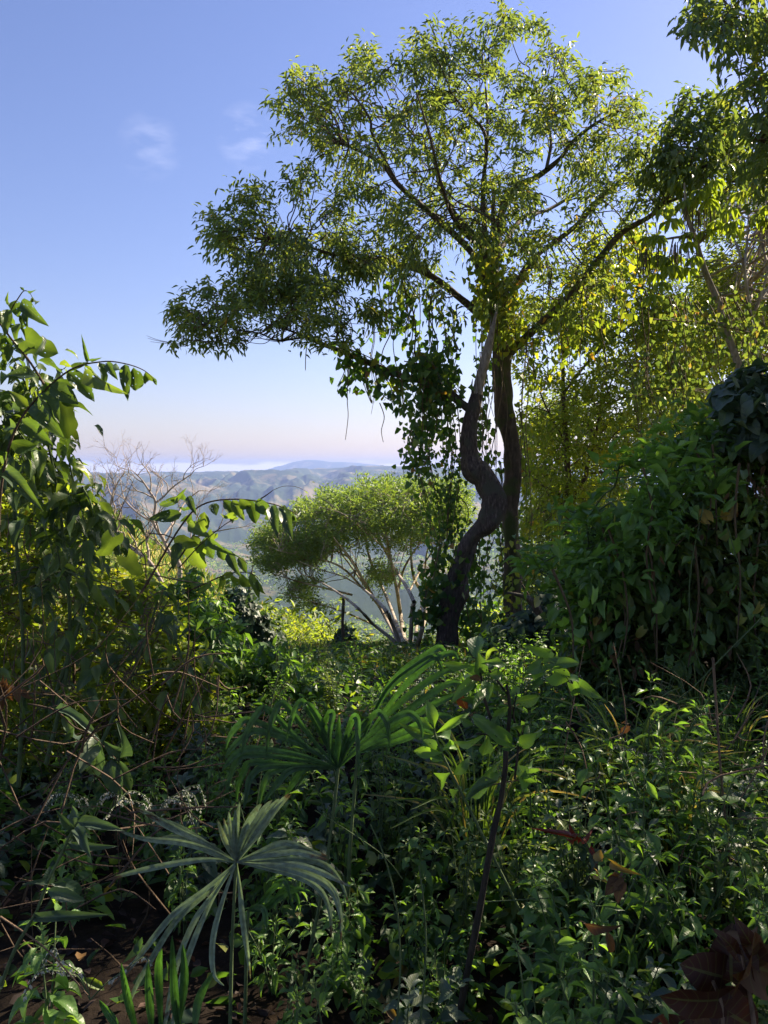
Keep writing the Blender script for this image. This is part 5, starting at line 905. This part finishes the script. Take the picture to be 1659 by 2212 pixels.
# curled white flower spikes
for (x, y, d_, n_, lab) in ((1610, 1680, 3.2, 6, 'curled white flower spikes at the right edge above the dark undergrowth'), (1390, 1610, 3.6, 6, 'fluffy white flower spikes amid the grass right of the sapling'), (1210, 1440, 5.0, 6, 'white flower spikes in front of the dark right bank'), (330, 1730, 2.6, 7, 'white curled flower spikes in the dark thicket at left'), (200, 1720, 2.9, 4, 'small white flower curls at the far left of the dark thicket'),
                          (1010, 1530, 4.4, 5, 'white speckled flower spikes between the palm blades and the sapling'), (195, 2100, 2.0, 4, 'dim white flower spikes near the bottom left'), (1250, 1220, 7.0, 7, 'pale feathery flower spikes beside the thin forked tree')):
    root = thing('flower_spike', lab, 'flowers', V(x, y + 60, d_)); tb = MB(); fb = MB()
    for k in range(n_):
        a_ = R.uniform(-1, 1); l_ = R.uniform(.09, .16) * (d_ / 3) ** .4; b = V(x, y + 60, d_)
        P = [b, b + [a_ * .05, R.normal() * .02, .06], b + [a_ * .09, R.normal() * .03, .10], b + [a_ * .09 + np.sign(a_) * l_ * .5, R.normal() * .04, .11 + .02 * R.rand()], b + [a_ * .09 + np.sign(a_) * l_ * .8, R.normal() * .04, .07]]
        PP, q_ = tube(tb, P, [.0022] * 5, 3, 6); PP = PP[8:]
        m = len(PP) * 3; ps = np.repeat(PP, 3, 0) + R.normal(size=(m, 3)) * .002
        leaves(fb, DIA, ps, nrm(rdir(m) + [0, 0, -1.2]), rdir(m), .011, .006, R.rand(m))
    tb.build('stalks', B_G, root); fb.build('flowers', G['flower'], root)
# ------------------------------------------------------------------ undergrowth: one plant of each kind, then copies
def herb(kind, seed):
    global R
    R = np.random.RandomState(seed)
    tp, leaf, ln, wd, nst, hh, nm_, lab = kind
    root = thing(nm_, lab, 'plant'); tb = MB(); cb = MB()
    for s_ in range(nst):
        a_ = R.rand() * 6.28; lean_ = R.uniform(.05, .42); H = hh * R.uniform(.6, 1.1)
        P = [np.zeros(3) + R.normal(size=3) * .02 * [1, 1, 0], np.array([math.cos(a_) * lean_ * .35, math.sin(a_) * lean_ * .35, .5]) * H, np.array([math.cos(a_) * lean_, math.sin(a_) * lean_, 1.0]) * H]
        PP, q_ = tube(tb, P, [.007, .005, .002], 5, 8)
        nodes = list(range(3, len(PP), 2)) + [len(PP) - 1]
        for n_, i_ in enumerate(nodes):
            f = i_ / len(PP); ph = a_ + n_ * 1.57 + R.normal() * .3; sz = ln * (1.15 - .55 * f) * R.uniform(.75, 1.15)
            k = 2 if i_ < len(PP) - 1 else 4
            th = ph + np.arange(k) * 2 * np.pi / k
            el = R.uniform(-.25, .45) + (.6 if k == 4 else 0)
            dd = np.stack([np.cos(th), np.sin(th), np.full(k, el)], -1) + R.normal(size=(k, 3)) * .12
            pos = np.tile(PP[i_], (k, 1)); pet = nrm(dd) * ln * .16
            for m_ in range(k): tube(tb, [pos[m_], pos[m_] + pet[m_]], [.002, .0015], 3, 1)
            leaves(cb, tp, pos + pet, dd + [0, 0, -.1], np.tile([0, 0, 1.], (k, 1)) + R.normal(size=(k, 3)) * .25, sz * (.6 if k == 4 else 1), sz * wd / ln * (.6 if k == 4 else 1), R.rand(k) * .5 + .5 * R.rand())
    tb.build('stems', B_G, root); cb.build('leaves', G[leaf], root); return root
KINDS = [(OVATE, 'herb', .13, .062, 4, .75, 'broad_leaved_herb', 'green herb with toothed oval leaves in the shaded undergrowth'), (LANCE, 'herb', .15, .042, 5, .8, 'narrow_leaved_herb', 'green herb with long narrow leaves in the shaded undergrowth'),
         (HEART, 'herb', .10, .085, 5, .6, 'heart_leaved_herb', 'low creeper with heart shaped leaves in the shaded undergrowth'), (OVATE, 'grey', .15, .075, 3, .6, 'grey_leaved_herb', 'dull grey green herb with broad leaves in the shaded undergrowth'),
         (OBOV, 'shrub', .17, .065, 3, .7, 'shrubby_seedling', 'young shrub with smooth drooping leaves in the shaded undergrowth'), (OVATE, 'lobed', .085, .042, 6, .65, 'bright_leaved_herb', 'fine stemmed herb with small bright leaves in the shaded undergrowth')]
protos = []
for k, K in enumerate(KINDS):
    for v_ in range(3): protos.append((k, herb(K, 100 + 10 * k + v_)))
R = np.random.RandomState(77)
cand = []; tries = 0
while len(cand) < 430 and tries < 60000:
    tries += 1
    y = 1.45 + 9.5 * R.rand() ** 1.15; x = (R.rand() * 1.16 - .58) * y + R.normal() * .1
    if math.hypot(x, y) < 1.35: continue
    md = .13 + .036 * y
    if x < -.10 * y and y < 2.1: continue
    if y < 2.3 and 930 < CX + x / y * F < 1130: continue
    if x < -.20 * y and y < 3.2: md *= 3
    elif x < -.25 * y and y < 5: md *= 1.3
    if all((x - a_) ** 2 + (y - b_) ** 2 > md * md for a_, b_ in cand): cand.append((x, y))
used_ = set()
def undergrowth_top(xv, y):
    lim = np.interp(xv, [-200, 0, 400, 500, 700, 900, 1100, 1300, 1659, 1900], [1500, 1500, 1440, 1420, 1405, 1405, 1385, 1370, 1390, 1380])
    near = np.interp(y, [1.4, 2, 3, 4.5, 7, 11], [640, 500, 290, 110, 10, -25])
    if 380 < xv < 1050: near = near + np.interp(y, [1.4, 2.4, 3.2], [240, 240, 20])
    return lim + near
for n_, (x, y) in enumerate(sorted(cand, key=lambda q: -q[1])):
    xv = CX + x / y * F
    pr = [.22, .2, .18, .1, .12, .18] if xv > 500 else [.15, .12, .15, .4, .12, .06]
    k = R.choice(6, p=pr); v_ = R.randint(3); o = protos[k * 3 + v_][1]
    b = on(x, y); s_ = float(np.clip(hgt(b, undergrowth_top(xv, y) + R.uniform(-15, 60)) / KINDS[k][5], .38, 1.6 if y > 2.8 else .75))
    g_ = KINDS[k][6].replace('_', ' ') + ' plants in the undergrowth'
    if (k, v_) not in used_: used_.add((k, v_)); o.location = Vector([float(a_) for a_ in b]); o.rotation_euler = (0, 0, R.rand() * 6); o.scale = (s_,) * 3; o['group'] = g_
    else: copy_thing(o, b, R.rand() * 6.28, s_, tilt=(R.normal() * .12, R.normal() * .12), group=g_)
# taller leafy shoots standing over the rest
TALLK = [(OBOV, 'herb', .15, .06, 4, 1.15, 'leafy_shoot', 'tall green shoots with smooth oval leaves rising above the undergrowth'), (LANCEF, 'shrub', .14, .04, 5, 1.2, 'leafy_shoot', 'tall green shoots with narrow pointed leaves rising above the undergrowth'), (OVATE, 'mid', .09, .045, 7, 1.1, 'leafy_shoot', 'tall thin branching shoots with small pale green leaves above the undergrowth')]
tall_p = [herb(K, 300 + k) for k, K in enumerate(TALLK)]; R = np.random.RandomState(5)
for n_, (xv, y, yt) in enumerate([(960, 5.2, 1450), (1120, 4.2, 1440), (1160, 5.5, 1405), (1210, 4.6, 1470), (1255, 6.2, 1400), (1300, 4.0, 1480), (1345, 5.2, 1420), (1390, 3.6, 1440), (1425, 4.8, 1400), (1470, 6.0, 1420), (1520, 4.2, 1500), (1570, 5.3, 1450), (1620, 4.0, 1540), (1660, 5.2, 1480), (900, 6.5, 1420), (850, 5.6, 1440),
                                 (790, 7.5, 1395), (720, 6.2, 1430), (660, 7.6, 1400), (600, 6.0, 1440), (550, 7.2, 1410), (500, 6.0, 1455), (640, 4.6, 1490), (1080, 6.8, 1390), (1010, 7.5, 1400), (1180, 3.2, 1560), (1250, 2.9, 1600), (1420, 2.8, 1590), (1500, 3.1, 1620), (1590, 2.8, 1660), (1340, 3.0, 1640), (880, 4.2, 1520), (820, 3.6, 1560), (460, 7.4, 1420), (760, 9, 1395), (690, 9.5, 1390), (940, 9, 1385)]):
    x = (xv - CX) / F * y; b = on(x, y); k = n_ % 3; s_ = float(np.clip(hgt(b, yt) / TALLK[k][5], .5, 1.7)); g_ = ['oval leaved shoots', 'narrow leaved shoots', 'small leaved shoots'][k] + ' above the undergrowth'
    if n_ < 3: o = tall_p[k]; o.location = Vector([float(a_) for a_ in b]); o.scale = (s_,) * 3; o['group'] = g_
    else: copy_thing(tall_p[k], b, R.rand() * 6.28, s_, tilt=(R.normal() * .1, R.normal() * .1), group=g_)
# grass tufts at the right centre
gp = []
for v_ in range(2):
    root = thing('grass_tuft', 'arching grass tuft among the herbs right of the sapling', 'grass', group='grass tufts in the right undergrowth'); mb = MB()
    for k in range(60):
        a_ = R.rand() * 6.28; o_ = R.uniform(.1, .5); H = R.uniform(.3, .75)
        P = [np.array([math.cos(a_), math.sin(a_), 0]) * .03, np.array([math.cos(a_) * o_ * .4, math.sin(a_) * o_ * .4, H * .7]), np.array([math.cos(a_) * o_, math.sin(a_) * o_, H * (1 - .5 * o_)])]
        blade(mb, P, .008, R.rand(), dn=np.array([-math.sin(a_), math.cos(a_), .1]))
    mb.build('blades', G['grass'], root); gp.append(root)
for k in range(8):
    y = R.uniform(2.6, 6.5); x = R.uniform(.12, .5) * y; b = on(x, y)
    if k < 2: gp[k].location = Vector(b)
    else: copy_thing(gp[k % 2], b, R.rand() * 6, R.uniform(.7, 1.2))
# tangles of dead stems in the dark on the left and right
for lab, x0, x1, y0, y1, d0, d1, n in (('brown tangle of dead twigs in the dark hollow at left', -100, 480, 1450, 2200, 2.4, 4.4, 300), ('pale dry stems crossing through the right undergrowth', 1150, 1700, 1520, 2150, 2.6, 5, 150), ('brown dead vine stems hanging in the left shrub', -100, 330, 1150, 1500, 4.0, 5.2, 130), ('dead twigs and dry stems in the dark bank at right', 1250, 1700, 1150, 1500, 6.0, 7.2, 220)):
    mb = MB()
    for k in range(n):
        x, y, d_ = R.uniform(x0, x1), R.uniform(y0, y1), R.uniform(d0, d1); a_ = R.normal() * .9 + (1.57 if R.rand() < .55 else 0); l_ = R.uniform(.12, .5)
        b = V(x, y, d_); e = b + np.array([math.cos(a_), R.normal() * .3, math.sin(a_)]) * l_
        if e[2] < gz(b[0], b[1]): continue
        tube(mb, [b, (b + e) / 2 + R.normal(size=3) * .12 * l_, e], [R.uniform(.0015, .005)] * 2 + [.001], 3, 3)
    tag(mb.build('dead_stems', B_T if 'hollow' in lab or 'bank' in lab else B_K), lab, 'dead stems', kind='stuff')
# leaf litter and low cover nobody could count
cb = MB(); n = 26000; y = 1.0 + 12.5 * R.rand(n) ** .8; x = (R.rand(n) * 1.5 - .75) * y; k_ = ~((x < -.05 * y) & (y < 3.4) & (R.rand(n) < .85)); x = x[k_]; y = y[k_]; n = len(x)
z = ground_z(x, y); hh = np.clip(.08 + .035 * y, 0, .42) * R.rand(n) ** 1.3
leaves(cb, HEX, np.stack([x, y, z + hh], -1), rdir(n) * [1, 1, .4] + [0, 0, .1], rdir(n, 1.2), R.uniform(.05, .12, n), R.uniform(.025, .06, n), R.rand(n))
tag(cb.build('ground_cover', G['vine']), 'low leafy ground cover under the herbs', 'ground cover', kind='stuff')
cb = MB(); n = 5000; y = .3 + 10 * R.rand(n); x = (R.rand(n) * 1.6 - .8) * (y + .6); z = ground_z(x, y)
leaves(cb, HEX, np.stack([x, y, z + .02], -1), rdir(n) * [1, 1, .2], rdir(n, 1.5), R.uniform(.03, .08, n), R.uniform(.015, .04, n), R.rand(n))
tag(cb.build('leaf_litter', G['litter']), 'brown dead leaves on the dark forest floor', 'leaf litter', kind='stuff')
# ------------------------------------------------------------------ unseen trees added around the viewer to shade the foreground
def canopy(label, cx_, cy_, cz_, rx, ry, rz_, n):
    root = thing('shade_tree', label, 'tree', on(cx_, cy_)); tb = MB(); b = np.array(on(cx_, cy_)); t_ = np.array([cx_, cy_, cz_])
    tube(tb, [b, b + (t_ - b) * .5 + [.2, .1, 0], t_], [.28, .2, .1], 10, 5, .1)
    for k in range(9):
        u = rdir(1, .4)[0]; tube(tb, [b + (t_ - b) * .7, t_ + u * [rx * .4, ry * .4, rz_ * .4], t_ + u * [rx * .9, ry * .9, rz_ * .9]], [.1, .06, .02], 6, 4)
    tb.build('trunk', B_B, root); cb = MB(); u = rdir(n) * (R.rand(n) ** .4)[:, None]
    leaves(cb, HEX, t_ + u * [rx, ry, rz_], rdir(n) + [0, 0, -.4], rdir(n, 1), .22, .10, R.rand(n)); cb.build('crown', G['crown'], root)
canopy('unseen tree added over the viewer to darken the foreground', -1.6, -1.9, 4.6, 6.0, 4.4, 1.3, 14000)
canopy('unseen tree added up the right bank to block the sun', 7.6, 6.3, 4.3, 2.5, 2.5, 1.9, 2600)
canopy('unseen tree added right of the viewer for shade', 5.5, 1.5, 3.0, 2.4, 3.2, 2.6, 5500)
# ------------------------------------------------------------------ air
HZ = bpy.data.materials.new('haze'); t, N, L = nm(HZ); o_ = N('ShaderNodeOutputMaterial'); pv = N('ShaderNodeVolumePrincipled')
pv.inputs['Color'].default_value = (.33, .45, .82, 1); pv.inputs['Density'].default_value = 1.1e-4; pv.inputs['Anisotropy'].default_value = .2
L(pv.outputs[0], o_.inputs['Volume'])
x0, x1, y0, y1, z0, z1 = -14300, 14300, -14300, 14300, float(gzv.min()) - 1, float(max(gzv.max(), 30)) + 2
mb = MB(); mb.add([[x0, y0, z0], [x1, y0, z0], [x1, y1, z0], [x0, y1, z0], [x0, y0, z1], [x1, y0, z1], [x1, y1, z1], [x0, y1, z1]], [[3, 2, 1, 0], [4, 5, 6, 7], [0, 1, 5, 4], [1, 2, 6, 5], [2, 3, 7, 6], [3, 0, 4, 7]])
tag(mb.build('haze', HZ, smooth=False), 'pale blue air lying over the valley and the far mountains', 'haze', kind='stuff')
